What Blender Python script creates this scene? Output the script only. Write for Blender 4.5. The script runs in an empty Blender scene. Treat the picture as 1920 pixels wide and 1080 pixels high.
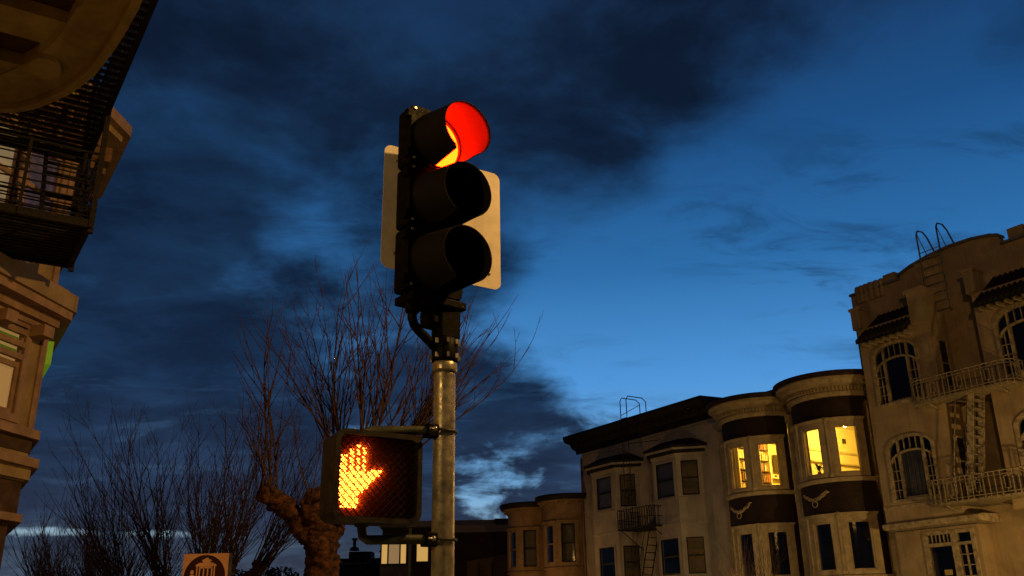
import bpy, bmesh, math, random
from mathutils import Vector, Matrix, noise

random.seed(7)
SC = bpy.context.scene
COL = SC.collection
R = math.radians
PI = math.pi

# ------------------------------------------------------------------ camera
cam_d = bpy.data.cameras.new('camera')
cam_d.sensor_width = 36.0
cam_d.lens = 36.0 * 1750.0 / 1920.0
cam_d.clip_start = 0.05
cam_d.clip_end = 2000
cam = bpy.data.objects.new('camera', cam_d)
COL.objects.link(cam)
CAM_M = Matrix.Rotation(R(110.4), 3, 'X') @ Matrix.Rotation(R(-0.93), 3, 'Z')
CAM_P = Vector((0, 0, 1.6))
cam.matrix_world = Matrix.Translation(CAM_P) @ CAM_M.to_4x4()
SC.camera = cam

def ray(px, py):
    return CAM_M @ Vector(((px - 960) / 1750.0, -(py - 540) / 1750.0, -1.0))
def at(px, py, dist):
    d = ray(px, py)
    return CAM_P + d * (dist / d.y)

# ------------------------------------------------------------------ render / colour
SC.render.engine = 'CYCLES'
SC.cycles.use_denoising = True
SC.cycles.max_bounces = 6
SC.cycles.diffuse_bounces = 3
SC.cycles.glossy_bounces = 3
SC.cycles.transparent_max_bounces = 12
SC.cycles.sample_clamp_indirect = 4.0
SC.cycles.caustics_reflective = False
SC.cycles.caustics_refractive = False
SC.view_settings.view_transform = 'Standard'
SC.view_settings.look = 'None'
SC.view_settings.exposure = 0.0
SC.view_settings.gamma = 1.0

# ------------------------------------------------------------------ world: dusk sky with broken cloud
SUN_AZ, SUN_EL = R(-22), R(1.0)          # the sun has just gone, low ahead and to the left
world = bpy.data.worlds.new('World')
SC.world = world
world.use_nodes = True
WN = world.node_tree.nodes
WL = world.node_tree.links
WN.clear()
class NT:
    def __init__(s, tree): s.n = tree.nodes; s.l = tree.links
    def _in(s, sock, v):
        if v is None: return
        if isinstance(v, bpy.types.NodeSocket): s.l.new(v, sock)
        elif isinstance(v, (tuple, list)) and len(v) == 3 and sock.type == 'RGBA': sock.default_value = (*v, 1)
        else: sock.default_value = v
    def math(s, op, a, b=None, c=None, clamp=False):
        n = s.n.new('ShaderNodeMath'); n.operation = op; n.use_clamp = clamp
        for i, v in enumerate((a, b, c)): s._in(n.inputs[i], v)
        return n.outputs[0]
    def vmath(s, op, a, b=None, scale=None):
        n = s.n.new('ShaderNodeVectorMath'); n.operation = op
        s._in(n.inputs[0], a); s._in(n.inputs[1], b)
        if scale is not None: s._in(n.inputs[3], scale)
        return n.outputs['Value'] if op in ('DOT_PRODUCT', 'LENGTH') else n.outputs[0]
    def mix(s, f, a, b, mode='MIX'):
        n = s.n.new('ShaderNodeMix'); n.data_type = 'RGBA'; n.blend_type = mode
        s._in(n.inputs[0], f); s._in(n.inputs[6], a); s._in(n.inputs[7], b)
        return n.outputs[2]
    def noise(s, vec, scale, detail=4, rough=.55, dist=0.0):
        n = s.n.new('ShaderNodeTexNoise')
        if vec is not None: s._in(n.inputs['Vector'], vec)
        n.inputs['Scale'].default_value = scale; n.inputs['Detail'].default_value = detail
        n.inputs['Roughness'].default_value = rough; n.inputs['Distortion'].default_value = dist
        return n.outputs['Fac']
    def smooth(s, v, lo, hi, a=0.0, b=1.0):
        n = s.n.new('ShaderNodeMapRange'); n.interpolation_type = 'SMOOTHSTEP'
        s._in(n.inputs[0], v)
        for i, q in enumerate((lo, hi, a, b)): s._in(n.inputs[i + 1], q)
        return n.outputs[0]
    def ramp(s, f, pts):
        n = s.n.new('ShaderNodeValToRGB'); e = n.color_ramp.elements
        while len(e) < len(pts): e.new(0.5)
        for q, (p, c) in zip(e, pts): q.position = p; q.color = (*c, 1)
        s._in(n.inputs[0], f)
        return n.outputs[0]
W = NT(world.node_tree)
tc = WN.new('ShaderNodeTexCoord').outputs['Generated']
dirv = W.vmath('NORMALIZE', tc)
sep = WN.new('ShaderNodeSeparateXYZ'); WL.new(dirv, sep.inputs[0])
dz = sep.outputs[2]
zc = W.math('MAXIMUM', dz, 0.0)
den = W.math('ADD', zc, 0.16)
comb = WN.new('ShaderNodeCombineXYZ')
WL.new(W.math('DIVIDE', sep.outputs[0], den), comb.inputs[0])
WL.new(W.math('DIVIDE', sep.outputs[1], den), comb.inputs[1])
cp = comb.outputs[0]
def blob(px, py, sig, wgt):
    c = ray(px, py).normalized()
    dt = W.vmath('DOT_PRODUCT', dirv, tuple(c))
    k = 2.0 / (R(sig) ** 2)
    e = W.math('EXPONENT', W.math('MULTIPLY', W.math('SUBTRACT', dt, 1.0), k))
    return W.math('MULTIPLY', e, wgt)
cover = None
for b in ((1350, 560, 9.0, -.33), (1640, 520, 8.0, -.28), (1080, 590, 5.0, -.17), (1880, 300, 10, -.09), (1840, 620, 8, -.2), (1700, 120, 7, -.05),
          (620, 440, 4.0, -.10), (480, 640, 4.0, -.06), (920, 905, 3.4, -.20), (640, 860, 2.6, -.16), (1130, 710, 3.0, -.05), (1010, 840, 5.0, .085), (230, 800, 8.0, .18), (480, 930, 5.0, .10), (760, 760, 4.0, .05),
          (1180, 290, 6, .09), (300, 400, 9, .10), (760, 90, 9, .04)):
    v = blob(*b)
    cover = v if cover is None else W.math('ADD', cover, v)
n_big = W.noise(cp, 1.15, 7, .56, .35)
n_mid = W.noise(W.vmath('ADD', cp, (7.3, 2.1, 0)), 3.1, 7, .58, .25)
n_fin = W.noise(W.vmath('MULTIPLY', dirv, (1.0, 1.0, 1.7)), 15.0, 7, .60, .35)
wf = W.smooth(dz, .10, .36, .46, .12)      # finer, more broken cloud low down
nz = W.math('ADD', W.math('MULTIPLY', n_big, .42), W.math('ADD', W.math('MULTIPLY', n_mid, W.math('SUBTRACT', .58, wf)), W.math('MULTIPLY', n_fin, wf)))
# a thin bright slit under the cloud deck just above the horizon
slit = W.math('EXPONENT', W.math('MULTIPLY', W.math('POWER', W.math('DIVIDE', W.math('SUBTRACT', dz, ray(200, 1000).normalized().z), .0095), 2.0), -1.0))
sunny = W.smooth(W.vmath('DOT_PRODUCT', dirv, (math.sin(SUN_AZ), math.cos(SUN_AZ), 0)), -.25, .85)
ahead = W.smooth(W.vmath('DOT_PRODUCT', dirv, (math.sin(R(4)), math.cos(R(4)), 0)), .0, .6)
cover = W.math('SUBTRACT', cover, W.math('MULTIPLY', slit, blob(190, 1000, 8, .30)))
cover = W.math('ADD', cover, W.math('MULTIPLY', W.math('SUBTRACT', 1.0, ahead), .16))
cover = W.math('ADD', cover, W.smooth(dz, .05, .15, .13, 0.0))
cov = W.math('ADD', W.math('ADD', nz, cover), 0.115)
dens = W.smooth(cov, W.smooth(dz, .12, .4, .46, .40), W.smooth(dz, .12, .4, .56, .68))
clear = W.ramp(dz, [(0.0, (.36, .46, .50)), (.085, (.32, .48, .58)), (.15, (.19, .46, .82)), (.25, (.082, .33, .76)), (.36, (.026, .165, .44)), (.48, (.012, .085, .26)), (.62, (.010, .040, .13)), (1.0, (.006, .024, .08))])
sky = WN.new('ShaderNodeTexSky'); sky.sky_type = 'NISHITA'; sky.sun_disc = False
sky.sun_elevation = SUN_EL; sky.sun_rotation = SUN_AZ; sky.altitude = 60
nis = W.mix(1.0, sky.outputs[0], (.030, .055, .10), 'MULTIPLY')
clear = W.mix(.12, clear, nis)
clear = W.mix(W.smooth(ahead, 0, 1, .85, 0.0), clear, (.006, .016, .045))     # the sky away from the afterglow is darker
shade = W.smooth(W.math('ADD', W.math('MULTIPLY', n_mid, .6), W.math('MULTIPLY', n_big, .4)), .39, .61)
c_dark = W.ramp(dz, [(0.0, (.030, .036, .060)), (.12, (.012, .017, .042)), (.25, (.0048, .0102, .029)), (.45, (.0038, .0092, .0245)), (1.0, (.004, .007, .018))])
c_lite = W.ramp(dz, [(0.0, (.07, .10, .14)), (.12, (.020, .034, .078)), (.25, (.0105, .030, .078)), (.45, (.0085, .028, .072)), (1.0, (.008, .018, .045))])
cloud = W.mix(shade, c_lite, c_dark)
cloud = W.mix(W.smooth(ahead, 0, 1, .78, 0.0), cloud, (.0025, .0035, .0075))
# thin torn wisps drifting over the clear part
strm = WN.new('ShaderNodeMapping'); strm.inputs['Rotation'].default_value = (0, 0, R(-38)); strm.inputs['Scale'].default_value = (1.0, 2.1, 1.0); WL.new(cp, strm.inputs[0])
wsp = W.noise(strm.outputs[0], 3.4, 9, .66, .55)
wsp2 = W.noise(W.vmath('ADD', cp, (4.7, 3.3, 0)), 1.3, 3, .5)
wl = W.math('MULTIPLY', W.smooth(wsp, .46, .70), W.smooth(wsp2, .40, .60))
clear = W.mix(W.math('MULTIPLY', wl, .55), clear, W.mix(.5, c_lite, c_dark))
dens = W.math('MULTIPLY', dens, W.smooth(wsp, .25, .50, .91, 1.0))
skycol = W.mix(W.math('MULTIPLY', dens, .97), clear, cloud)
skycol = W.mix(W.smooth(dz, -.03, .0), (.010, .010, .012), skycol)
bg = WN.new('ShaderNodeBackground'); WL.new(skycol, bg.inputs[0]); bg.inputs[1].default_value = 1.0
wo = WN.new('ShaderNodeOutputWorld'); WL.new(bg.outputs[0], wo.inputs[0])

# the afterglow: one very weak, soft sun low ahead-left
sd = bpy.data.lights.new('sun', 'SUN'); sd.energy = 0.04; sd.angle = R(14); sd.color = (.75, .85, 1.0)
sun = bpy.data.objects.new('sun', sd); COL.objects.link(sun)
sdir = Vector((math.sin(SUN_AZ) * math.cos(R(4)), math.cos(SUN_AZ) * math.cos(R(4)), math.sin(R(4))))
sun.rotation_euler = sdir.to_track_quat('Z', 'Y').to_euler()
sun.location = (-20, 40, 30)

# ------------------------------------------------------------------ materials
def mat(name, col, rough=.7, var=.18, scale=3.0, metal=0.0, bump=.0, bscale=30.0, col2=None, emit=None, estr=0.0, spec=.3, streak=0.0):
    m = bpy.data.materials.new(name); m.use_nodes = True
    t = NT(m.node_tree); b = m.node_tree.nodes['Principled BSDF']
    b.inputs['Roughness'].default_value = rough; b.inputs['Metallic'].default_value = metal
    b.inputs['Specular IOR Level'].default_value = spec
    co = t.n.new('ShaderNodeTexCoord').outputs['Object']
    c2 = col2 if col2 else tuple(max(0, c * (1 - 2.2 * var)) for c in col)
    if var > 0 or col2:
        f = t.smooth(t.noise(co, scale, 6, .62, .3), .34, .68)
        c = t.mix(f, col, c2)
        if streak:
            mp = t.n.new('ShaderNodeMapping'); mp.inputs['Scale'].default_value = (4.0, 4.0, .35); t.l.new(co, mp.inputs[0])
            s = t.smooth(t.noise(mp.outputs[0], 2.2, 5, .6), .50, .72)
            c = t.mix(t.math('MULTIPLY', s, streak), c, tuple(q * .35 for q in col))
        t.l.new(c, b.inputs['Base Color'])
        rr = t.smooth(t.noise(co, scale * 2.3, 4, .6), .3, .7, max(.02, rough - .12), min(1, rough + .12))
        t.l.new(rr, b.inputs['Roughness'])
    else:
        b.inputs['Base Color'].default_value = (*col, 1)
    if bump:
        bn = t.n.new('ShaderNodeBump'); bn.inputs['Strength'].default_value = bump; bn.inputs['Distance'].default_value = .02
        t.l.new(t.noise(co, bscale, 5, .6), bn.inputs['Height']); t.l.new(bn.outputs[0], b.inputs['Normal'])
    if emit:
        b.inputs['Emission Color'].default_value = (*emit, 1); b.inputs['Emission Strength'].default_value = estr
    return m
def glass_mat(name, tint=(.8, .8, .8), rough=.03):
    m = bpy.data.materials.new(name); m.use_nodes = True
    t = NT(m.node_tree); t.n.clear()
    tr = t.n.new('ShaderNodeBsdfTransparent'); tr.inputs[0].default_value = (*tint, 1)
    gl = t.n.new('ShaderNodeBsdfGlossy'); gl.inputs['Roughness'].default_value = rough
    fr = t.n.new('ShaderNodeFresnel'); fr.inputs[0].default_value = 1.5
    bn = t.n.new('ShaderNodeBump'); bn.inputs['Strength'].default_value = .06; bn.inputs['Distance'].default_value = .02
    co = t.n.new('ShaderNodeTexCoord').outputs['Object']
    t.l.new(t.noise(co, 2.5, 2), bn.inputs['Height']); t.l.new(bn.outputs[0], gl.inputs['Normal'])
    mx = t.n.new('ShaderNodeMixShader'); f = t.math('MULTIPLY', t.math('ADD', fr.outputs[0], .04, clamp=True), t.math('SUBTRACT', 1.0, t.n.new('ShaderNodeNewGeometry').outputs['Backfacing']))
    t.l.new(f, mx.inputs[0]); t.l.new(tr.outputs[0], mx.inputs[1]); t.l.new(gl.outputs[0], mx.inputs[2])
    o = t.n.new('ShaderNodeOutputMaterial'); t.l.new(mx.outputs[0], o.inputs[0])
    return m
M = {}
M['asphalt'] = mat('asphalt', (.05, .05, .052), .85, .2, 4, bump=.3, bscale=60)
M['concrete'] = mat('concrete', (.30, .29, .27), .85, .15, 2, bump=.2, bscale=40)
M['paint_line'] = mat('road_paint', (.72, .72, .68), .7, .12, 6)
M['black'] = mat('black_paint', (.0026, .0024, .002), .6, .2, 9, bump=.08, bscale=50, spec=.07)
M['visor'] = mat('visor_black', (.011, .010, .009), .65, .0, 8, spec=.06)
M['galv'] = mat('galvanised_steel', (.50, .45, .33), .40, .22, 14, metal=.6, bump=.15, bscale=22, streak=.45)
M['plate'] = mat('sign_aluminium', (.80, .72, .60), .5, .10, 7, metal=.0, bump=.04, bscale=12, streak=.12)
M['bolt'] = mat('bolt_steel', (.5, .48, .42), .35, .1, 20, metal=.8)
M['darkpipe'] = mat('weathered_green_paint', (.055, .060, .038), .55, .25, 12, bump=.15)
M['ped_box'] = mat('signal_box_paint', (.014, .010, .006), .5, .2, 9, bump=.08)
M['ped_face'] = mat('signal_face', (.012, .006, .004), .35, .1, 9)
M['red_lens'] = mat('red_lens_lit', (.4, .01, .01), .3, 0, emit=(1, .0062, .0002), estr=125)
M['amber_lens'] = mat('amber_lens_off', (.06, .022, .004), .2, .1, 30, spec=.5)
M['green_lens'] = mat('green_lens_off', (.006, .03, .02), .2, .1, 30, spec=.5)
M['hand'] = mat('hand_leds', (.4, .1, .02), .4, 0, emit=(1, .165, .014), estr=30)
M['glass'] = glass_mat('window_glass')
M['iron'] = mat('fire_escape_iron', (.022, .018, .015), .65, .3, 14, bump=.1)

# ------------------------------------------------------------------ mesh helpers
class MB:
    def __init__(s): s.v = []; s.f = []; s.sm = []
    def add(s, vs, fs, T=None, smooth=False):
        b = len(s.v)
        for p in vs:
            p = Vector(p)
            s.v.append(tuple(T @ p) if T is not None else tuple(p))
        for f in fs: s.f.append(tuple(b + i for i in f)); s.sm.append(smooth)
        return s
    def box(s, x0, x1, y0, y1, z0, z1, T=None):
        return s.add([(x0, y0, z0), (x1, y0, z0), (x1, y1, z0), (x0, y1, z0), (x0, y0, z1), (x1, y0, z1), (x1, y1, z1), (x0, y1, z1)],
                     [(0, 3, 2, 1), (4, 5, 6, 7), (0, 1, 5, 4), (1, 2, 6, 5), (2, 3, 7, 6), (3, 0, 4, 7)], T)
    def sweep(s, cx, cy, prof, p0, p1, n=16, T=None, smooth=False):
        """closed profile [(r,z)] swept about a vertical axis; angle 0 faces -y"""
        k = len(prof); vs = []
        for i in range(n + 1):
            a = R(p0 + (p1 - p0) * i / n)
            for r, z in prof: vs.append((cx + r * math.sin(a), cy - r * math.cos(a), z))
        fs = []
        for i in range(n):
            for j in range(k):
                a, b = i * k + j, i * k + (j + 1) % k
                fs.append((a, b, b + k, a + k))
        fs.append(tuple(range(k))[::-1]); fs.append(tuple(n * k + j for j in range(k)))
        return s.add(vs, fs, T, smooth)
    def arc(s, cx, cy, r0, r1, p0, p1, z0, z1, n=8, T=None):
        return s.sweep(cx, cy, [(r0, z0), (r1, z0), (r1, z1), (r0, z1)], p0, p1, n, T)
    def lathe(s, c, prof, n=16, T=None, smooth=True):
        """open profile [(r,z)] about a vertical axis at c, capped"""
        vs = []; k = len(prof)
        for r, z in prof:
            for i in range(n):
                a = 2 * PI * i / n; vs.append((c[0] + r * math.cos(a), c[1] + r * math.sin(a), c[2] + z))
        fs = [(j * n + i, j * n + (i + 1) % n, (j + 1) * n + (i + 1) % n, (j + 1) * n + i) for j in range(k - 1) for i in range(n)]
        s.add(vs, fs, T, smooth)
        b = len(s.v) - n * k
        s.f.append(tuple(b + i for i in range(n))[::-1]); s.sm.append(False)
        s.f.append(tuple(b + (k - 1) * n + i for i in range(n))); s.sm.append(False)
        return s
    def tube(s, pts, rad, n=6, T=None, smooth=True):
        pts = [Vector(p) for p in pts]; k = len(pts)
        rs = rad if isinstance(rad, (list, tuple)) else [rad] * k
        vs = []; up = None
        for i, p in enumerate(pts):
            d = (pts[min(i + 1, k - 1)] - pts[max(i - 1, 0)]).normalized()
            if up is None:
                up = Vector((0, 0, 1)) if abs(d.z) < .9 else Vector((1, 0, 0))
            e = d.cross(up)
            if e.length < 1e-4: up = Vector((0, 1, 0)); e = d.cross(up)
            e.normalize(); g = e.cross(d).normalized(); up = g
            for j in range(n):
                a = 2 * PI * j / n; vs.append(p + e * math.cos(a) * rs[i] + g * math.sin(a) * rs[i])
        fs = [(i * n + j, (i + 1) * n + j, (i + 1) * n + (j + 1) % n, i * n + (j + 1) % n) for i in range(k - 1) for j in range(n)]
        s.add(vs, fs, T, smooth)
        b = len(s.v) - n * k
        s.f.append(tuple(b + j for j in range(n))); s.sm.append(False)
        s.f.append(tuple(b + (k - 1) * n + j for j in range(n))[::-1]); s.sm.append(False)
        return s
    def prism(s, poly, y0, y1, T=None):
        """polygon [(x,z)] extruded along y"""
        k = len(poly)
        vs = [(x, y0, z) for x, z in poly] + [(x, y1, z) for x, z in poly]
        fs = [tuple(range(k)), tuple(range(k, 2 * k))[::-1]] + [(i, i + k, (i + 1) % k + k, (i + 1) % k) for i in range(k)]
        return s.add(vs, fs, T)
    def slab(s, poly, z0, z1, T=None):
        """polygon [(x,y)] extruded along z"""
        k = len(poly)
        vs = [(x, y, z0) for x, y in poly] + [(x, y, z1) for x, y in poly]
        fs = [tuple(range(k))[::-1], tuple(range(k, 2 * k))] + [(i, (i + 1) % k, (i + 1) % k + k, i + k) for i in range(k)]
        return s.add(vs, fs, T)
    def wall(s, u0, u1, z0, z1, holes, thick=.2, T=None):
        """wall in the plane y=0 (outside) .. y=thick with rectangular openings"""
        us = sorted({u0, u1} | {q for h in holes for q in h[:2]}); zs = sorted({z0, z1} | {q for h in holes for q in h[2:4]})
        for j in range(len(zs) - 1):
            run = None
            for i in range(len(us) - 1):
                cu, cz = (us[i] + us[i + 1]) / 2, (zs[j] + zs[j + 1]) / 2
                solid = not any(h[0] < cu < h[1] and h[2] < cz < h[3] for h in holes)
                if solid:
                    if run is None: run = us[i]
                if run is not None and (not solid or i == len(us) - 2):
                    s.box(run, us[i + 1] if solid else us[i], 0, thick, zs[j], zs[j + 1], T); run = None
        return s
    def build(s, name, m, parent=None, kind=None, bevel=0.0):
        me = bpy.data.meshes.new(name); me.from_pydata(s.v, [], s.f)
        me.polygons.foreach_set('use_smooth', s.sm)
        me.materials.append(M[m] if isinstance(m, str) else m); me.update()
        bm = bmesh.new(); bm.from_mesh(me); bmesh.ops.recalc_face_normals(bm, faces=bm.faces); bm.to_mesh(me); bm.free()
        o = bpy.data.objects.new(name, me); COL.objects.link(o)
        if parent: o.parent = parent
        if kind: o['kind'] = kind
        if bevel:
            b = o.modifiers.new('bevel', 'BEVEL'); b.width = bevel; b.segments = 2; b.limit_method = 'ANGLE'
        return o
def inst(src, parent, T=None):
    """another copy of a piece, sharing its mesh"""
    o = src.copy(); COL.objects.link(o); o.parent = parent
    if T is not None: o.matrix_local = T
    return o
def thing(name, label, cat, loc=(0, 0, 0), rotz=0.0, group=None):
    o = bpy.data.objects.new(name, None); COL.objects.link(o)
    o.empty_display_size = .2; o.location = loc; o.rotation_euler = (0, 0, rotz)
    o['label'] = label; o['category'] = cat
    if group: o['group'] = group
    return o
def tag(o, label, cat, group=None):
    o['label'] = label; o['category'] = cat
    if group: o['group'] = group
    return o
def struct(mb, name, m):
    o = mb.build(name, m); o['kind'] = 'structure'; return o
def TR(x=0, y=0, z=0, rz=0): return Matrix.Translation((x, y, z)) @ Matrix.Rotation(rz, 4, 'Z')

# street frame: x runs along the street towards the viewer, y across it to the right
ST = R(-57.5)
SX = Vector((math.cos(ST), math.sin(ST), 0)); SY = Vector((-math.sin(ST), math.cos(ST), 0))
FO = Vector((12.3, 30.0, 0))        # a point on the right-hand house fronts
def street(x, y, z=0): return SX * x + SY * y + Vector((0, 0, z))

# ------------------------------------------------------------------ ground, road, pavements
struct(MB().box(-600, 600, -600, 600, -1.0, -.16), 'ground', 'asphalt')
T0 = Matrix.Rotation(ST, 4, 'Z')
struct(MB().box(-150, 60, 4.9, 21.5, -.155, -.12, T0), 'road', 'asphalt')
struct(MB().box(-5.4, 3.2, -80, 4.9, -.155, -.124, T0), 'cross_road', 'asphalt')
for nm, x0, x1, y0, y1 in (('pavement_left', -150, -5.6, .1, 4.7), ('pavement_right', -150, 60, 21.7, 26.6), ('pavement_corner', 3.4, 40, -30, 4.7), ('pavement_island', -5.2, 3.2, 2.6, 4.7)):
    struct(MB().box(x0, x1, y0, y1, -.15, .0, T0), nm, 'concrete')
for nm, x0, x1, y0, y1 in (('kerb_left', -150, -5.6, 4.7, 4.85), ('kerb_right', -150, 60, 21.55, 21.7), ('kerb_corner', 3.4, 40, 4.7, 4.85)):
    struct(MB().box(x0, x1, y0, y1, -.15, .003, T0), nm, 'concrete')
mk = MB()
for i in range(2): mk.box(-4.9 + i * 3.2, -4.6 + i * 3.2, 5.3, 21.2, -.119, -.115, T0)
for i in range(30): mk.box(-110 + i * 3.4, -108.4 + i * 3.4, 13.0, 13.14, -.119, -.115, T0)
struct(mk, 'road_markings', 'paint_line')

# ------------------------------------------------------------------ house materials
M['b1_wall'] = mat('ochre_stucco', (.36, .235, .14), .85, .16, 1.3, bump=.12, bscale=18, streak=.35)
M['b1_trim'] = mat('ochre_trim', (.34, .23, .14), .8, .16, 3, streak=.3)
M['b2_wall'] = mat('grey_cream_stucco', (.47, .42, .38), .85, .12, 1.1, bump=.1, bscale=20, streak=.30)
M['b2_trim'] = mat('cream_trim', (.50, .45, .40), .75, .12, 3, streak=.25)
M['b2_black'] = mat('black_cornice_paint', (.018, .014, .012), .7, .2, 4, bump=.1)
M['sash_dark'] = mat('dark_sash_paint', (.016, .014, .013), .5, .1, 9)
M['b3_dark'] = mat('dark_brown_paint', (.028, .014, .010), .7, .18, 2, bump=.06, streak=.25)
M['b3_cream'] = mat('old_ivory_paint', (.50, .40, .25), .7, .14, 4, bump=.05, streak=.30)
M['b4_wall'] = mat('tan_stucco', (.38, .29, .18), .88, .15, 1.2, bump=.18, bscale=14, streak=.40)
M['b4_trim'] = mat('tan_peeling_trim', (.44, .36, .24), .8, .25, 7, bump=.1, streak=.45)
M['tile'] = mat('dark_roof_tile', (.011, .008, .007), .7, .25, 5)
M['roofing'] = mat('tar_roof', (.03, .03, .032), .9, .2, 2)
M['coping'] = mat('lead_coping', (.17, .18, .19), .6, .2, 3)
M['rail_cream'] = mat('balcony_rail_paint', (.34, .28, .18), .6, .3, 14)
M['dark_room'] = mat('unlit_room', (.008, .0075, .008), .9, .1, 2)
M['blind'] = mat('roller_blind', (.30, .26, .19), .9, .08, 3)
M['blind_grey'] = mat('grey_blind', (.23, .23, .24), .9, .08, 3)
M['curtain'] = mat('net_curtain', (.26, .27, .28), .9, .14, 5)
M['room_wall'] = mat('warm_room_wall', (.74, .62, .34), .9, .05, 1)
M['room_ceiling'] = mat('room_ceiling', (.78, .66, .40), .9, .04, 1)
M['bulb'] = mat('lamp_bulb', (.9, .8, .6), .4, 0, emit=(1, .72, .30), estr=30)
M['wood'] = mat('brown_wood', (.11, .055, .025), .6, .25, 6)
M['tv'] = mat('tv_black', (.05, .035, .015), .35, .0)
M['leaf'] = mat('house_plant_leaf', (.04, .07, .02), .6, .2, 9)
M['pot'] = mat('terracotta_pot', (.35, .16, .08), .8, .15, 8)
M['hvac'] = mat('rooftop_unit', (.05, .05, .05), .7, .2, 4)

def flat_window(parent, T, u0, u1, z0, z1, frame='b2_trim', sash='sash_dark', blind='blind', casing=.07, proud=.03, split=.5, sill=True):
    """sash window set into an opening of a wall whose face is y=0 (T maps u,y,z)"""
    w = MB(); c = casing
    for a in ((u0 - c, u0, z0 - c, z1 + c), (u1, u1 + c, z0 - c, z1 + c), (u0, u1, z1, z1 + c), (u0, u1, z0 - c, z0)):
        w.box(a[0], a[1], -proud, .06, a[2], a[3], T)
    win = w.build('window', frame, parent)
    s = MB(); b = .045; zm = z0 + (z1 - z0) * split
    for a in ((u0, u0 + b, z0, z1), (u1 - b, u1, z0, z1), (u0 + b, u1 - b, z1 - b, z1), (u0 + b, u1 - b, z0, z0 + b + .02), (u0 + b, u1 - b, zm - .035, zm + .035)):
        s.box(a[0], a[1], .012, .062, a[2], a[3], T)
    s.build('sash', sash, win)
    MB().box(u0 + b, u1 - b, .035, .041, z0 + b + .02, zm - .035, T).build('pane', 'glass', win)
    MB().box(u0 + b, u1 - b, .028, .034, zm + .035, z1 - b, T).build('pane', 'glass', win)
    if blind == 'dark_room':
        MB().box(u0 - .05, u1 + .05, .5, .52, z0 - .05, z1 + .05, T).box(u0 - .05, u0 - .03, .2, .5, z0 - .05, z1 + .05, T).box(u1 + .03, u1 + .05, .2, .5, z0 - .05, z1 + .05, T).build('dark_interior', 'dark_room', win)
    else:
        MB().box(u0 + .002, u1 - .002, .10, .11, z0 + .002, z1 - .002, T).build('blind', blind, win)
    if sill: MB().box(u0 - c - .03, u1 + c + .03, -proud - .05, .05, z0 - c - .05, z0 - c - .002, T).build('sill', frame, win)
    return win

def round_window(parent, cx, cy, r, pc, hg, hc, z0, z1, ztop, zbot, frame, sash, blind, arcs=6, mid=None):
    """window bent to a round bay: pc centre angle, hg half angle of glass, hc half angle of casing"""
    w = MB()
    for a, b in ((pc - hc, pc - hg - 1.6), (pc + hg + 1.6, pc + hc)): w.arc(cx, cy, r - .12, r + .045, a, b, zbot, ztop - .06, 3)
    w.arc(cx, cy, r - .12, r + .045, pc - hg - 1.6, pc + hg + 1.6, z1 + .06, ztop - .06, arcs)
    w.arc(cx, cy, r - .12, r + .045, pc - hg - 1.6, pc + hg + 1.6, zbot, z0 - .05, arcs)
    win = w.build('window', frame, parent)
    h = MB(); h.sweep(cx, cy, [(r, ztop - .059), (r + .06, ztop - .059), (r + .12, ztop), (r + .12, ztop + .03), (r, ztop + .03)], pc - hc - .8, pc + hc + .8, arcs + 2)
    h.build('window_head', frame, win)
    s = MB()
    for a, b in ((pc - hg - 1.6, pc - hg), (pc + hg, pc + hg + 1.6)): s.arc(cx, cy, r - .09, r + .0, a, b, z0 - .05, z1 + .06, 2)
    s.arc(cx, cy, r - .09, r, pc - hg, pc + hg, z1, z1 + .06, arcs); s.arc(cx, cy, r - .09, r, pc - hg, pc + hg, z0 - .05, z0, arcs)
    if mid: s.arc(cx, cy, r - .085, r - .01, pc - hg, pc + hg, mid - .025, mid + .025, arcs)
    s.build('sash', sash, win)
    MB().arc(cx, cy, r - .055, r - .049, pc - hg, pc + hg, z0, z1, arcs).build('pane', 'glass', win)
    if blind: MB().arc(cx, cy, r - .21, r - .20, pc - hc, pc + hc, z0 - .08, z1 + .08, arcs).build('blind' if blind != 'dark_room' else 'dark_interior', blind, win)
    return win

def curved_bay(parent, cx, cy, r, pm, zlo, zhi, rows, wall, band, windows, hc):
    """round bay wall with window rows; rows [(zbot, ztop)]"""
    zs = [zlo]
    for a, b in rows: zs += [a, b]
    zs.append(zhi)
    b = MB()
    for i in range(0, len(zs), 2): b.arc(cx, cy, r - .16, r, -pm, pm, zs[i], zs[i + 1], 28)
    edges = [-pm]
    for p in windows: edges += [p - hc, p + hc]
    edges.append(pm)
    for a, bb in rows:
        b.arc(cx, cy, r - .16, r, -pm, edges[1], a, bb, 3); b.arc(cx, cy, r - .16, r, edges[-2], pm, a, bb, 3)
    o = b.build('bay', wall, parent)
    for a, bb in rows:
        for i in range(2, len(edges) - 2, 2):
            if edges[i + 1] - edges[i] > .5: MB().arc(cx, cy, r - .16, r + .03, edges[i], edges[i + 1], a, bb, 2).build('mullion_post', band, parent)
    return o

def shell(parent, x0, x1, depth, zroof, m, front=None, side_open=False):
    """side, back and party walls plus roof of a house body; the front pieces are listed as (x0,x1,z0,z1)"""
    MB().box(x0, x0 + .2, .2, depth, 0, zroof).build('side_wall', m, parent)
    MB().box(x1 - .2, x1, .2, depth, 0, zroof).build('side_wall', m, parent)
    MB().box(x0 + .2, x1 - .2, depth - .2, depth, 0, zroof).build('back_wall', m, parent)
    MB().box(x0 + .2, x1 - .2, .2, depth - .2, zroof - .3, zroof - .05).build('roof', 'roofing', parent)
    f = MB()
    for a, b, c, d in front: f.box(a, b, 0, .2, c, d)
    f.build('front_wall', m, parent)

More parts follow.
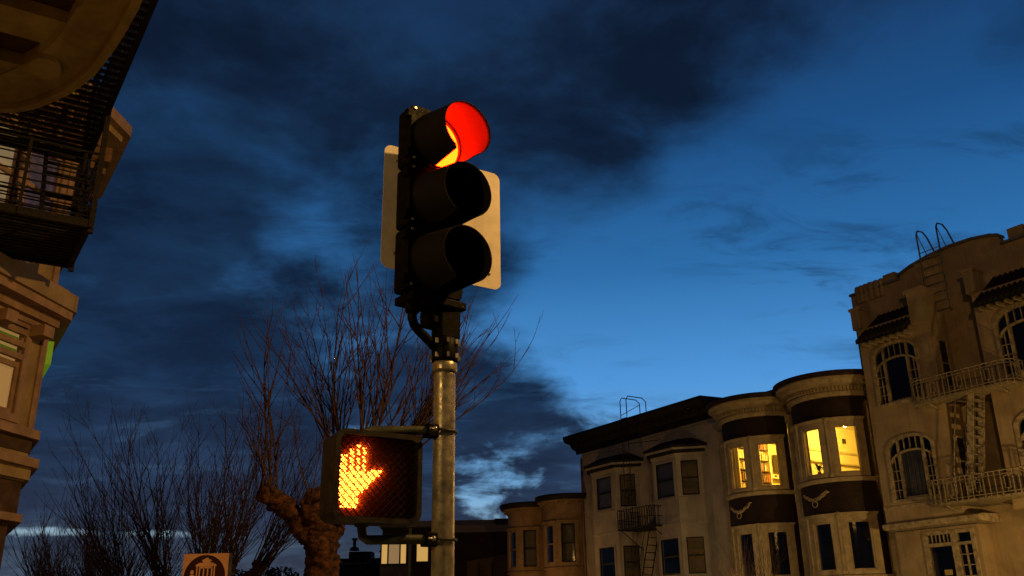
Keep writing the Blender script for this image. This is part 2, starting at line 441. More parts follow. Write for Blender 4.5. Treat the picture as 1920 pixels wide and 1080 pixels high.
# ================================================================== house B1: ochre house with two round bays
H1 = thing('row_house', 'ochre stucco row house with two rounded bays and unlit windows, lowest of the row', 'house', FO, ST)
x0, x1 = -23.3, -17.02
cy1, r1, pm1 = .28, 1.3, 77
half = r1 * math.sin(R(pm1))
C1 = (-21.65, -18.42)
shell(H1, x0, x1, 10, 7.75, 'b1_wall', [(x0, C1[0] - half, 0, 7.7), (C1[0] + half, C1[1] - half, 0, 7.7), (C1[1] + half, x1, 0, 7.7), (C1[0] - half, C1[0] + half, 0, 1.2), (C1[1] - half, C1[1] + half, 0, 1.2)])
for k, cx in enumerate(C1):
    rows = [(1.55, 3.45), (4.58, 6.55)]
    curved_bay(H1, cx, cy1, r1, pm1, 1.2, 7.5, rows, 'b1_wall', 'b1_trim', (-47, 0, 47), 21)
    for zb, zt in rows:
        for p in (-47, 0, 47):
            round_window(H1, cx, cy1, r1, p, 12.5, 21, zb + .16, zt - .18, zt, zb, 'b1_trim', 'sash_dark' if p else 'b1_trim', 'blind' if (p == 47) else 'dark_room', mid=(zb + zt) / 2 - .02)
    e = .004 * k
    MB().sweep(cx, cy1, [(r1, 7.28 + e), (r1 + .05, 7.28 + e), (r1 + .07, 7.38 + e), (r1 + .30, 7.50 + e), (r1, 7.50 + e)], -88, 88, 28).build('cornice', 'b1_trim', H1)
    MB().sweep(cx, cy1, [(0.05, 7.502 + e), (r1 + .34, 7.502 + e), (r1 + .42, 7.66 + e), (r1 + .42, 7.76 + e), (.05, 7.80 + e)], -95, 95, 30).build('cornice_rim', 'b2_black', H1)
    dm = MB()
    for i in range(17):
        a = -80 + i * 10; dm.arc(cx, cy1, r1 + .02, r1 + .20, a - 1.6, a + 1.6, 7.36 + e, 7.47 + e, 1)
    dm.build('bracket_row', 'b1_trim', H1, kind='stuff')
    MB().sweep(cx, cy1, [(r1 - .02, 4.40), (r1 + .05, 4.40), (r1 + .09, 4.48), (r1 - .02, 4.57)], -76, 76, 24).build('sill_band', 'b1_trim', H1)
MB().box(x0 - .25, x1, -.3, .25, 7.50, 7.70).build('cornice_link', 'b2_black', H1)

# ================================================================== house B2: cream house with black cornice and two angled bays
H2 = thing('row_house', 'grey cream row house with straight black cornice and two angled bays with hoods', 'house', FO, ST)
x0, x1 = -16.98, -7.88
shell(H2, x0, x1, 11, 10.0, 'b2_wall', [(x0, x1, 8.9, 9.9), (x0, -16.05, 0, 8.9), (-12.9, -11.85, 0, 8.9), (-8.95, x1, 0, 8.9), (-16.05, -12.9, 0, 2.4), (-11.85, -8.95, 0, 2.4)])
MB().prism([(0, 9.62), (-.06, 9.62), (-.09, 9.78), (-.30, 9.86), (-.42, 10.05), (-.72, 10.12), (-.82, 10.28), (-.82, 10.40), (.6, 10.46), (.6, 9.9)], x0 - .35, x1, Matrix(((0, 1, 0, 0), (1, 0, 0, 0), (0, 0, 1, 0), (0, 0, 0, 1)))).build('cornice', 'b2_black', H2)
br = None
for i in range(19):
    t = Matrix.Translation((x0 + .15 + i * .49, 0, 0))
    if br is None: br = MB().box(-.06, .06, -.55, .0, 9.90, 10.09).build('cornice_bracket', 'b2_black', H2); br.matrix_local = t
    else: inst(br, H2, t)
MB().box(x0, x1, -.035, .0, 9.40, 9.47).build('string_course', 'b2_trim', H2)
P2 = .7
for bx0, fx0, fx1, bx1 in ((-16.05, -15.35, -13.62, -12.9), (-11.85, -11.15, -9.69, -8.95)):
    fw = fx1 - fx0; cw = math.hypot(bx1 - fx1, P2)
    Tf = TR(fx0, -P2, 0); Tr = TR(fx1, -P2, 0, math.atan2(P2, bx1 - fx1)); Tl = TR(bx0, 0, 0, math.atan2(-P2, fx0 - bx0)); lw = math.hypot(fx0 - bx0, P2)
    bw = MB(); wu = fw * .5; hf = [(wu - .54, wu + .54, a, b) for a, b in ((6.72, 8.10), (3.72, 5.10))]
    hr = [(cw / 2 - .34, cw / 2 + .34, a, b) for a, b in ((6.72, 8.10), (3.72, 5.10))]
    hl = [(lw / 2 - .30, lw / 2 + .30, a, b) for a, b in ((6.72, 8.10), (3.72, 5.10))]
    bw.wall(0, fw, 2.4, 8.5, hf, .14, Tf); bw.wall(0.0, cw, 2.4, 8.5, hr, .14, Tr); bw.wall(0, lw, 2.4, 8.5, hl, .14, Tl)
    bay = bw.build('bay', 'b2_wall', H2)
    fb = 'curtain' if bx0 < -13 else 'blind_grey'
    for i, (h, bl) in enumerate(((hf[0], fb), (hf[1], 'dark_room'))): flat_window(H2, Tf, *h, blind=bl, frame='b2_wall')
    for h, bl in zip(hr, ('blind', 'blind')): flat_window(H2, Tr, *h, blind=bl, frame='b2_wall')
    for h in hl: flat_window(H2, Tl, *h, blind='dark_room', frame='b2_wall')
    out = lambda d: [(bx0 - d * 1.2, -.0), (fx0 - d * .42, -P2 - d), (fx1 + d * .42, -P2 - d), (bx1 + d * 1.2, 0)]
    MB().slab(out(.06), 8.30, 8.40).build('bay_moulding', 'b2_trim', H2)
    MB().slab(out(.20), 8.402, 8.52).build('hood_band', 'b2_black', H2)
    MB().slab(out(.27), 8.522, 8.60).build('hood_moulding', 'b2_trim', H2)
    hd = MB(); lo = out(.33); hi = out(-.35)
    vs = [(x, y, 8.602) for x, y in lo] + [(x, y, 8.70) for x, y in lo] + [(x, y, 9.05) for x, y in hi]
    hd.add(vs, [(3, 2, 1, 0), (0, 1, 5, 4), (1, 2, 6, 5), (2, 3, 7, 6), (4, 5, 9, 8), (5, 6, 10, 9), (6, 7, 11, 10), (8, 9, 10, 11), (0, 4, 8, 11, 7, 3)])
    hd.build('bay_hood', 'b2_black', H2)
    MB().slab(out(.03), 5.62, 5.70).build('belt_course', 'b2_trim', H2)
    MB().slab(out(.02), 2.32, 2.40).build('bay_floor', 'b2_trim', H2)
# fire escape of B2
FE2 = thing('fire_escape', 'black iron fire escape with ladder to the roof on the grey cream house', 'fire escape', FO, ST)
fx0, fx1, fy, fz = -12.95, -10.75, -1.25, 5.62
pf = MB(); pf.box(fx0, fx1, fy - .02, fy + .04, fz, fz + .07); pf.box(fx0, fx1, -.06, .0, fz, fz + .07); pf.box(fx0, fx0 + .05, fy, 0, fz, fz + .07); pf.box(fx1 - .05, fx1, fy, 0, fz, fz + .07)
pf.build('platform_frame', 'iron', FE2)
sl = None
for i in range(15):
    t = Matrix.Translation((0, fy + .08 + i * .08, 0))
    if sl is None: sl = MB().box(fx0 + .05, fx1 - .05, -.02, .02, fz + .03, fz + .06).build('platform_slat', 'iron', FE2); sl.matrix_local = t
    else: inst(sl, FE2, t)
for zz in (fz + .42, fz + .82):
    MB().tube([(fx0, 0, zz), (fx0, fy, zz), (fx1, fy, zz), (fx1, 0, zz)], .016, 5).build('rail', 'iron', FE2)
bal = None
for i in range(16):
    t = Matrix.Translation((fx0 + (fx1 - fx0) * i / 15, fy, fz))
    if bal is None: bal = MB().box(-.01, .01, -.01, .01, .05, .82).build('baluster', 'iron', FE2); bal.matrix_local = t
    else: inst(bal, FE2, t)
for xx in (fx0, fx1):
    for i in range(1, 7): inst(bal, FE2, Matrix.Translation((xx, fy + i * .19, fz)))
for xx in (fx0 + .1, fx1 - .1): MB().tube([(xx, fy + .1, fz), (xx, -.01, fz - .75)], .018, 5).build('brace', 'iron', FE2)
def ladder(parent, p0, p1, side, n, m='iron', r=.018):
    p0, p1, side = Vector(p0), Vector(p1), Vector(side)
    st = [MB().tube([p0 + side * k, p1 + side * k], r, 5).build('stringer', m, parent) for k in (-.5, .5)]
    ru = MB().tube([-side * .5, side * .5], r * .75, 5).build('rung', m, parent); ru.matrix_local = Matrix.Translation(p0.lerp(p1, .5 / n))
    for i in range(1, n): inst(ru, parent, Matrix.Translation(p0.lerp(p1, (i + .5) / n)))
ladder(FE2, (-12.45, -1.0, 5.7), (-12.45, -1.0, 10.5), (.42, 0, 0), 16)
for xx in (-12.66, -12.24):
    MB().tube([(xx, -1.0, 10.45), (xx, -1.0, 11.15), (xx, -.9, 11.3), (xx, -.1, 11.3), (xx, .1, 11.15), (xx, .1, 10.42)], .022, 6).build('roof_hoop', 'iron', FE2)
MB().tube([(-12.66, -1.0, 10.5), (-12.66, .1, 11.1)], .014, 5).build('hoop_brace', 'iron', FE2)
MB().tube([(-12.2, -1.0, 9.2), (-11.3, -.02, 9.3)], .014, 5).build('ladder_tie', 'iron', FE2)
ladder(FE2, (-11.2, -.75, 5.65), (-12.1, -.75, 3.1), (0, .5, 0), 9, r=.025)
MB().tube([(-11.2, -1.0, 6.5), (-12.1, -1.0, 3.95)], .014, 5).build('handrail', 'iron', FE2)
tag(MB().tube([(-16.97, -.05, 9.4), (-16.97, -.05, .2)], .045, 8, Matrix.Translation(FO) @ T0).build('downpipe', 'b1_trim'), 'thin brown downpipe between the ochre house and the grey cream house', 'pipe')

# ================================================================== house B3: dark house with two round bays, lit upstairs
H3 = thing('row_house', 'dark brown row house with two round bays and bright yellow lit upper windows', 'house', FO, ST)
x0, x1 = -7.86, -.88
cy3, r3, pm3 = .31, 1.5, 78
half = r3 * math.sin(R(pm3)); C3 = (-5.86, -2.40)
shell(H3, x0, x1, 11, 9.6, 'b3_dark', [(x0, C3[0] - half, 0, 9.5), (C3[0] + half, C3[1] - half, 0, 9.5), (C3[0] - half, C3[0] + half, 8.85, 9.5), (C3[1] - half, C3[1] + half, 8.85, 9.5), (C3[0] - half, C3[0] + half, 0, 2), (C3[1] - half, x1, 0, 2)])
for k, cx in enumerate(C3):
    rows = [(3.24, 5.12), (6.30, 8.22)]
    curved_bay(H3, cx, cy3, r3, pm3, 2.0, 8.96, rows, 'b3_dark', 'b3_cream', (-47, 0, 47), 22.5)
    for j, (zb, zt) in enumerate(rows):
        for p in (-47, 0, 47):
            lit = j == 1
            round_window(H3, cx, cy3, r3, p, 12.2, 22.5, zb + .17, zt - .28, zt, zb, 'b3_cream', 'b3_cream', None if lit else 'dark_room')
        for p in (-23.5, 23.5):
            q = MB(); a = R(p); q.lathe((cx + (r3 + .05) * math.sin(a), cy3 - (r3 + .05) * math.cos(a), 0), [(.075, zb), (.075, zb + .12), (.05, zb + .16), (.045, zt - .2), (.07, zt - .14), (.085, zt + .05)], 10)
            q.build('column', 'b3_cream', H3)
        MB().sweep(cx, cy3, [(r3 - .02, zb - .16), (r3 + .07, zb - .16), (r3 + .11, zb - .09), (r3 + .11, zb - .03), (r3 - .02, zb - .004)], -78, 78, 28).build('sill_band', 'b3_cream', H3)
    e = .004 * k
    MB().sweep(cx, cy3, [(r3 - .1, 8.964 + e), (r3 + .06, 8.964 + e), (r3 + .12, 9.06 + e), (r3 + .12, 9.11 + e), (r3 - .1, 9.11 + e)], -89, 89, 32).build('architrave', 'b3_cream', H3)
    MB().sweep(cx, cy3, [(r3 - .1, 9.112 + e), (r3 + .06, 9.112 + e), (r3 + .10, 9.29 + e), (r3 + .30, 9.36 + e), (r3 + .36, 9.48 + e), (r3 + .46, 9.52 + e), (r3 + .46, 9.57 + e), (r3 - .1, 9.57 + e)], -92, 92, 34).build('cornice', 'b3_cream', H3)
    MB().sweep(cx, cy3, [(.05, 9.572 + e), (r3 + .50, 9.572 + e), (r3 + .55, 9.70 + e), (r3 + .55, 9.74 + e), (.05, 9.80 + e)], -98, 98, 36).build('cornice_rim', 'b3_dark', H3)
    dn = MB(); mo = MB()
    for i in range(41):
        a = -84 + i * 4.2; dn.arc(cx, cy3, r3 + .05, r3 + .17, a - .95, a + .95, 9.145 + e, 9.27 + e, 1)
    for i in range(15):
        a = -84 + i * 12; mo.arc(cx, cy3, r3 + .09, r3 + .33, a - 1.5, a + 1.5, 9.375 + e, 9.475 + e, 1)
    dn.build('dentil_row', 'b3_cream', H3, kind='stuff')
    mo.build('modillion_row', 'b3_cream', H3, kind='stuff')
    # plaster garland on the spandrel
    def onbay(u, z, d=.02):
        a = u / r3; return (cx + (r3 + d) * math.sin(a), cy3 - (r3 + d) * math.cos(a), z)
    g = MB()
    uu = -.17
    for i in range(60):
        t = i / 59; s = (t - .5) * 2
        z = 5.63 + 0.24 * abs(s) ** 1.5 + random.uniform(-.05, .05); u = uu + s * .56
        g.lathe(onbay(u, z, .01), [(.004, -.03), (random.uniform(.03, .05 + .04 * abs(s)), 0), (.004, .03)], 6)
    for i in range(26):
        a = i / 26 * 2 * PI; g.lathe(onbay(uu + .115 * math.cos(a), 5.51 + .10 * math.sin(a), .01), [(.004, -.02), (.022, 0), (.004, .02)], 6)
    g.build('garland', 'b3_cream', H3)
    MB().slab([(cx + (r3 - .17) * math.sin(R(a)), cy3 - (r3 - .17) * math.cos(R(a))) for a in range(-78, 79, 6)], 5.78, 5.90).build('bay_floor', 'wood', H3)
    MB().slab([(cx + (r3 - .17) * math.sin(R(a)), cy3 - (r3 - .17) * math.cos(R(a))) for a in range(-78, 79, 6)], 8.70, 8.80).build('bay_ceiling', 'room_ceiling', H3)
    ln = MB()
    for a0, a1 in ((-78, -60), (-34, -13), (13, 34), (60, 78)): ln.arc(cx, cy3, r3 - .185, r3 - .165, a0, a1, 5.9, 8.7, 4)
    ln.build('bay_lining', 'room_wall', H3, kind='stuff')
for cx in (-7.60, -4.13):
    q = MB(); q.box(cx - .17, cx + .17, -.10, .0, 1.0, 8.7); q.box(cx - .21, cx + .21, -.14, 0, 8.70, 8.96)
    q.build('pilaster', 'b3_cream', H3)
q = MB(); q.box(-7.86, -.9, -.06, .0, 9.0, 9.45); q.build('frieze', 'b3_cream', H3)
MB().box(-6.6, -5.6, 1.2, 2.6, 9.6, 10.25).box(-6.75, -5.45, 1.05, 2.75, 10.25, 10.4).build('roof_hatch', 'hvac', H3)
# lit rooms upstairs
rm = MB(); rm.box(-7.64, -1.1, 4.6, 4.7, 5.9, 8.7)
rm.box(-7.66, -7.60, .21, 4.6, 5.9, 8.7); rm.box(-1.16, -1.10, .21, 4.6, 5.9, 8.7); rm.box(-4.18, -4.08, .21, 4.6, 5.9, 8.7)
rm.build('room_wall', 'room_wall', H3)
MB().box(-7.66, -1.1, .2, 4.7, 8.7, 8.8).build('room_ceiling', 'room_ceiling', H3)
MB().box(-7.66, -1.1, .2, 4.7, 5.78, 5.9).build('room_floor', 'wood', H3)
MB().box(-4.08, -4.04, .3, 4.59, 7.72, 7.80).build('picture_rail', 'b3_cream', H3)
MB().box(-4.08, -3.98, .6, 4.59, 7.30, 7.36).build('wall_ledge', 'b3_cream', H3)
MB().box(-4.08, -4.02, 2.55, 2.70, 8.12, 8.30).build('thermostat', 'tv', H3)
MB().box(-4.07, -1.17, 4.50, 4.60, 8.35, 8.42).box(-4.07, -1.17, 4.45, 4.60, 8.58, 8.69).build('picture_rail', 'room_ceiling', H3)
T3 = Matrix.Translation(FO) @ T0
def place(o): o.matrix_world = T3; return o
def room_lamp(x, y, z, watts, label):
    t = thing('ceiling_lamp', label, 'lamp', T3 @ Vector((x, y, 0)), ST)
    MB().lathe((0, 0, 8.66), [(.07, .0), (.07, .04)], 12).tube([(0, 0, 8.66), (0, 0, z + .06)], .008, 5).build('flex', 'b3_cream', t)
    b = MB().lathe((0, 0, z), [(.012, -.055), (.045, -.035), (.055, 0), (.04, .04), (.02, .06)], 12).build('bulb', 'bulb', t)
    ld = bpy.data.lights.new('lamp_glow', 'POINT'); ld.energy = watts; ld.color = (1, .66, .095); ld.shadow_soft_size = .09
    lo = bpy.data.objects.new('lamp_glow', ld); COL.objects.link(lo); lo.parent = t; lo.location = (0, 0, z - .15)
room_lamp(-2.62, .95, 8.36, 560, 'bare ceiling bulb glowing in the right-hand lit bay')
room_lamp(-5.6, 1.9, 8.40, 700, 'ceiling bulb lighting the bookcase room behind the left lit bay')
bc = thing('bookcase', 'brown bookcase full of books inside the left lit bay', 'bookcase', T3 @ Vector((-7.58, 0, 5.9)), ST)
MB().box(0, .03, .35, 2.1, 0, 2.75).build('back_panel', 'room_ceiling', bc)
for yy in (.35, 2.06): MB().box(.03, .30, yy, yy + .04, 0, 2.75).build('side_panel', 'room_ceiling', bc)
SHZ = (.35, .78, 1.2, 1.62, 2.04, 2.46)
for zz in SHZ: MB().box(.03, .30, .39, 2.06, zz - .03, zz).build('shelf', 'wood', bc)
BK = [mat('book_cover_%d' % i, c, .7, .0) for i, c in enumerate(((.55, .10, .05), (.60, .45, .22), (.12, .12, .14), (.70, .62, .40), (.30, .16, .08)))]
for zz in SHZ[1:]:
    y = .42
    while y < 1.95:
        w_ = random.uniform(.025, .06); h_ = random.uniform(.2, .32)
        if random.random() < .88:
            b = MB().box(.06, .27, y, y + w_, zz + 5.902, zz + 5.9 + h_, Matrix.Translation((-7.58, 0, 0))).build('book', random.choice(BK)); place(b)
            tag(b, 'one of the books on the shelves in the left lit bay', 'book', 'books in the lit bookcase')
        y += w_ + random.choice((.004, .004, .05))
tv = thing('television', 'dark flat television on the wall seen through the right window of the left lit bay', 'television', T3 @ Vector((-7.5, 3.05, 7.55)), ST)
MB().box(.0, .05, -.55, .55, 0.0, .70).build('screen', 'tv', tv, bevel=.008)
MB().box(-.09, -.002, -.1, .1, .25, .45).build('bracket', 'tv', tv)
sf = thing('wall_shelf', 'low shelf of small things under the television in the left lit bay', 'shelf', T3 @ Vector((-7.59, 3.0, 7.28)), ST)
MB().box(.0, .25, -.9, .9, 0.0, .05).build('board', 'room_ceiling', sf)
for i in range(7): MB().lathe((.13, -.7 + i * .22, .05), [(.03, 0), (.05, .04), (.03, random.uniform(.08, .14))], 8).build('ornament', 'wood' if i % 2 else 'b3_cream', sf)
pl = thing('potted_plant', 'small leafy pot plant on the sill of the right lit bay', 'plant', T3 @ Vector((-2.52, -.82, 6.47)), ST)
MB().lathe((0, 0, 0), [(.05, 0), (.07, .12), (.075, .13)], 10).build('pot', 'pot', pl)
lf = MB()
for i in range(26):
    a = random.uniform(0, 2 * PI); l = random.uniform(.12, .30); h = random.uniform(.08, .30)
    c, s_ = math.cos(a), math.sin(a)
    lf.add([(0, 0, .12), (c * l * .5 - s_ * .035, s_ * l * .5 + c * .035, .13 + h), (c * l, s_ * l, .12 + h * .8), (c * l * .5 + s_ * .035, s_ * l * .5 - c * .035, .13 + h)], [(0, 1, 2, 3)])
lf.build('leaves', 'leaf', pl)

# ================================================================== house B4: tan house with arched windows and balconies
H4 = thing('row_house', 'tan stucco house with arched windows, tiled hoods and a stepped gable parapet', 'house', FO, ST)
XA, XB = -.87, 7.6
MB().box(XA, XA + .2, .2, 12, 0, 12.3).build('side_wall', 'b4_wall', H4)
MB().box(XB - .2, XB, .2, 12, 0, 12.3).build('side_wall', 'b4_wall', H4)
MB().box(XA + .2, XB - .2, 11.8, 12, 0, 12.3).build('back_wall', 'b4_wall', H4)
MB().box(XA + .2, XB - .2, .25, 11.8, 11.8, 12.0).build('roof', 'roofing', H4)
top = [(XA, 12.48), (1.1, 12.46), (1.12, 12.60), (1.55, 12.74), (2.2, 12.86), (3.0, 12.93), (3.8, 12.90), (4.4, 12.80), (4.62, 12.72), (4.70, 12.42), (XB, 12.40)]
fw = MB(); fw.prism([(XA, 11.0)] + top + [(XB, 11.0)], 0, .25)
fw.box(XA, XB, 0, .25, 0, 11.0)
fw.build('front_wall', 'b4_wall', H4)
cp_ = MB()
for (ax, az), (bx, bz) in zip(top[:-1], top[1:]):
    if bx - ax < .1: continue
    cp_.add([(ax - .02, -.09, az + .001), (bx + .02, -.09, bz + .001), (bx + .02, .34, bz + .001), (ax - .02, .34, az + .001), (ax - .02, -.07, az + .09), (bx + .02, -.07, bz + .09), (bx + .02, .32, bz + .09), (ax - .02, .32, az + .09)],
            [(0, 3, 2, 1), (4, 5, 6, 7), (0, 1, 5, 4), (1, 2, 6, 5), (2, 3, 7, 6), (3, 0, 4, 7)])
cp_.build('coping', 'coping', H4)
fin = MB(); random.seed(3)
for i, (xx, rr) in enumerate(((-.55, .10), (-.38, .12), (-.20, .12), (.0, .14), (.22, .12), (.42, .10))):
    fin.lathe((xx, -.02, 12.40), [(rr * .8, -.28), (rr, -.12), (rr * .7, .05), (rr * 1.1, .2), (rr * .8, .33), (.02, .36)], 8)
fin.box(.5, .95, -.02, .3, 12.57, 12.82)
fin.build('parapet_ornament', 'b4_wall', H4)
def arch_pts(uc, a, zs, h, n=14, t0=0.0, t1=1.0):
    return [(uc + a * -math.cos(PI * (t0 + (t1 - t0) * i / n)), zs + h * math.sin(PI * (t0 + (t1 - t0) * i / n))) for i in range(n + 1)]
def arch_band(mb, T, uc, a, zs, h, w, y0, y1, n=16):
    o = arch_pts(uc, a, zs, h, n); i_ = arch_pts(uc, a - w, zs, h - w, n)
    for k in range(n): mb.prism([o[k], o[k + 1], i_[k + 1], i_[k]], y0, y1, T)
def arched_window(parent, T, uc, a, z0, zs, h, inner):
    """wide window with a segmental arch, an inner arch, side lights and a fan of small panes"""
    w = MB(); arch_band(w, T, uc, a, zs, h, .09, -.05, .12)
    for s in (-1, 1): w.box(uc + s * a - (.09 if s > 0 else 0), uc + s * a + (.09 if s < 0 else 0), -.05, .12, z0, zs, T)
    w.box(uc - a, uc + a, -.06, .12, z0 - .08, z0, T)
    win = w.build('window', 'b4_trim', parent)
    q = MB(); zi, hi = inner
    arch_band(q, T, uc, a - .09, zi, hi, .06, .0, .09)
    m = a * .50
    zt = lambda u: zi + hi * math.sqrt(max(0, 1 - ((u) / (a - .09)) ** 2)) - .05
    zo = lambda u: zs + (h - .09) * math.sqrt(max(0, 1 - ((u) / (a - .09)) ** 2))
    for s in (-1, 1):
        q.box(uc + s * m - .045, uc + s * m + .045, -.005, .09, z0, zt(m) + .02, T)
        q.box(uc + s * m * 1.02 - .03, uc + s * m * 1.02 + .03, .0, .085, zt(m) + .02, zo(m) + .02, T)
        lo, hi_ = sorted((s * (m + .045), s * (a - .09)))
        q.box(uc + (lo + hi_) / 2 - .012, uc + (lo + hi_) / 2 + .012, .02, .07, z0, zt((lo + hi_) / 2), T)
        for k in range(1, 4): q.box(uc + lo, uc + hi_, .022, .068, z0 + k * .29 - .012, z0 + k * .29 + .012, T)
    for k in (-2, 0, 2): q.box(uc + k * m * .25 - .01, uc + k * m * .25 + .01, .02, .07, zt(k * m * .25) + .05, zo(k * m * .25), T)
    q.box(uc - m + .045, uc + m - .045, .01, .08, z0, z0 + .06, T)
    q.build('sash', 'b4_trim', win)
    P = [(uc - m, z0)] + [(uc - m + 2 * m * i / 8, zt(-m + 2 * m * i / 8) - .0) for i in range(9)] + [(uc + m, z0)]
    MB().prism(P, .045, .051, T).build('pane', 'glass', win)
    for s in (-1, 1):
        us = [m + (a - .09 - m) * i / 4 for i in range(5)]
        P = [(uc + s * us[0], z0)] + [(uc + s * u, zt(u)) for u in us] + [(uc + s * us[-1], z0)]
        MB().prism(P, .045, .051, T).build('pane', 'glass', win)
    us = [-(a - .1) + 2 * (a - .1) * i / 12 for i in range(13)]
    MB().prism([(uc + u, zt(u) + .05) for u in us] + [(uc + u, zo(u) + .01) for u in reversed(us)], .040, .046, T).build('pane', 'glass', win)
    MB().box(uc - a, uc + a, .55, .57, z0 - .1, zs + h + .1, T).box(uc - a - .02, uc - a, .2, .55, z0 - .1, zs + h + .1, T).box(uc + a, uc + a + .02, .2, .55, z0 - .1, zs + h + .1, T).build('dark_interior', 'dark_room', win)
    return win
PB = .9
for bi, (bx0, bx1, uc) in enumerate(((-.15, 2.45, 1.22), (3.95, 6.55, 1.32))):
    T = TR(bx0, -PB, 0); w_ = bx1 - bx0; a = .84
    bw = MB(); holes = [(uc - a, uc + a, 8.28, 10.22), (uc - a, uc + a, 5.30, 7.24)]
    bw.wall(0, w_, 4.62, 10.9, holes, .2, T)
    for z0, ztop, zs in ((8.28, 10.22, 9.78), (5.30, 7.24, 6.80)):
        ap = arch_pts(uc, a, zs, ztop - zs, 16)
        bw.prism(ap[:9] + [(uc - a, ztop)], 0, .2, T); bw.prism(ap[8:] + [(uc + a, ztop)], 0, .2, T)
    for xx in (bx0, bx1 - .15):
        bw.box(xx, xx + .15, -PB + .2, 0, 4.62, 10.9)
    bw.build('bay', 'b4_wall', H4)
    arched_window(H4, T, uc, a, 8.28, 9.78, .44, (9.38, .36))
    win = arched_window(H4, T, uc, a, 5.30, 6.80, .44, (6.42, .36))
    if bi == 0: 
        c = MB()
        for k in range(11):
            u = uc - .38 + k * .076; c.tube([(u, .16 + .015 * (k % 2), 5.32), (u, .16 + .015 * (k % 2), 6.72)], .04, 6, T)
        c.build('curtain', 'curtain', win)
    # tiled hood between pier blocks
    MB().box(bx0 - .06, bx0 + .26, -PB - .16, -PB + .35, 10.9, 11.55).box(bx0 - .10, bx0 + .30, -PB - .2, -PB + .4, 11.55, 11.64).build('pier_block', 'b4_wall', H4)
    MB().box(bx1 - .52, bx1 + .02, -PB - .16, -PB + .45, 10.5, 11.50).box(bx1 - .60, bx1 + .06, -PB - .2, -PB + .5, 11.50, 11.62).build('pier_block', 'b4_wall', H4)
    hx0, hx1 = bx0 + .27, bx1 - .53
    hd = MB(); hd.add([(hx0, -PB - .55, 10.35), (hx1, -PB - .55, 10.35), (hx1, -.02, 11.45), (hx0, -.02, 11.45), (hx0, -PB - .55, 10.27), (hx1, -PB - .55, 10.27), (hx1, -.02, 11.30), (hx0, -.02, 11.30)],
                      [(0, 1, 2, 3), (7, 6, 5, 4), (0, 4, 5, 1), (1, 5, 6, 2), (2, 6, 7, 3), (3, 7, 4, 0)])
    hood = hd.build('tiled_hood', 'tile', H4)
    tl = None; n = int((hx1 - hx0) / .155)
    for i in range(n):
        t = Matrix.Translation((hx0 + .08 + i * (hx1 - hx0 - .1) / (n - 1) - 0.02, 0, 0))
        if tl is None: tl = MB().tube([(0, -PB - .58, 10.35), (0, -.02, 11.49)], .055, 6).build('tile', 'tile', hood); tl.matrix_local = t
        else: inst(tl, hood, t)
    rb = None
    for i in range(7):
        t = Matrix.Translation((hx0 + .12 + i * (hx1 - hx0 - .24) / 6, 0, 0))
        if rb is None: rb = MB().box(-.04, .04, -PB - .38, -PB, 10.24, 10.34).build('hood_bracket', 'b4_trim', H4); rb.matrix_local = t
        else: inst(rb, H4, t)
    MB().box(bx0, bx1, -PB - .03, -PB, 5.05, 5.14).build('sill_band', 'b4_trim', H4)
# narrow side windows on the return of the left bay
for z0, z1 in ((5.45, 6.95), (8.45, 9.95)):
    Ts = TR(2.45, -PB, 0, PI / 2)
    sw = MB()
    for q in ((.22, .27, z0, z1), (.63, .68, z0, z1), (.27, .63, z1 - .05, z1), (.27, .63, z0, z0 + .05), (.27, .63, (z0 + z1) / 2 - .02, (z0 + z1) / 2 + .02)):
        sw.box(q[0], q[1], -.04, .0, q[2], q[3], Ts)
    w = sw.build('window', 'b4_trim', H4)
    MB().box(.27, .63, -.012, -.004, z0 + .05, z1 - .05, Ts).build('pane', 'sash_dark', w)
# ledge and french door below the left bay
MB().prism([(0, 4.40), (-1.0, 4.44), (-1.06, 4.50), (-1.06, 4.60), (-.9, 4.64), (0, 4.66)], -.2, 3.0, Matrix(((0, 1, 0, 0), (1, 0, 0, 0), (0, 0, 1, 0), (0, 0, 0, 1)))).build('ledge', 'b4_trim', H4)
T = TR(-.15, -.55, 0)
MB().wall(0, 2.75, 0, 4.4, [(.95, 2.62, 1.4, 4.30)], .2, T).box(2.55, 2.75, .2, .55, 0, 4.4, T).build('lower_front', 'b4_wall', H4)
fd = MB()
for q in ((.95, 1.08, 1.4, 4.30), (1.86, 2.04, 1.4, 4.30), (2.50, 2.62, 1.4, 4.30), (1.08, 1.86, 3.86, 3.96), (2.04, 2.50, 3.86, 3.94), (1.08, 1.86, 4.20, 4.30), (2.04, 2.50, 4.20, 4.30)): fd.box(q[0], q[1], -.05, .12, q[2], q[3], T)
frd = fd.build('window', 'b4_trim', H4)
mu = MB(); mu.box(2.255, 2.285, -.01, .06, 1.4, 3.86, T)
for k in range(6): mu.box(2.04, 2.50, -.008, .058, 3.58 - k * .3, 3.605 - k * .3, T)
for k in range(1, 6): mu.box(1.08 + k * .13 - .01, 1.08 + k * .13 + .01, .0, .06, 3.96, 4.20, T)
mu.build('muntins', 'b4_trim', frd)
MB().box(2.04, 2.50, .03, .036, 1.4, 4.2, T).build('pane', 'glass', frd)
MB().box(1.08, 1.86, .03, .036, 1.4, 4.2, T).build('pane', 'glass', frd)
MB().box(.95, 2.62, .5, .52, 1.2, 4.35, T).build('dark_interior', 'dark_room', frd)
M['notice'] = mat('yellow_notice', (.55, .42, .10), .8, .25, 30)
MB().box(1.45, 1.70, .018, .024, 3.05, 3.20, T).build('notice', 'notice', frd)
MB().box(4.6, 5.1, .6, 1.2, 12.0, 13.1).box(5.3, 5.9, .5, 1.1, 12.0, 13.25).build('chimney', 'b4_wall', H4)

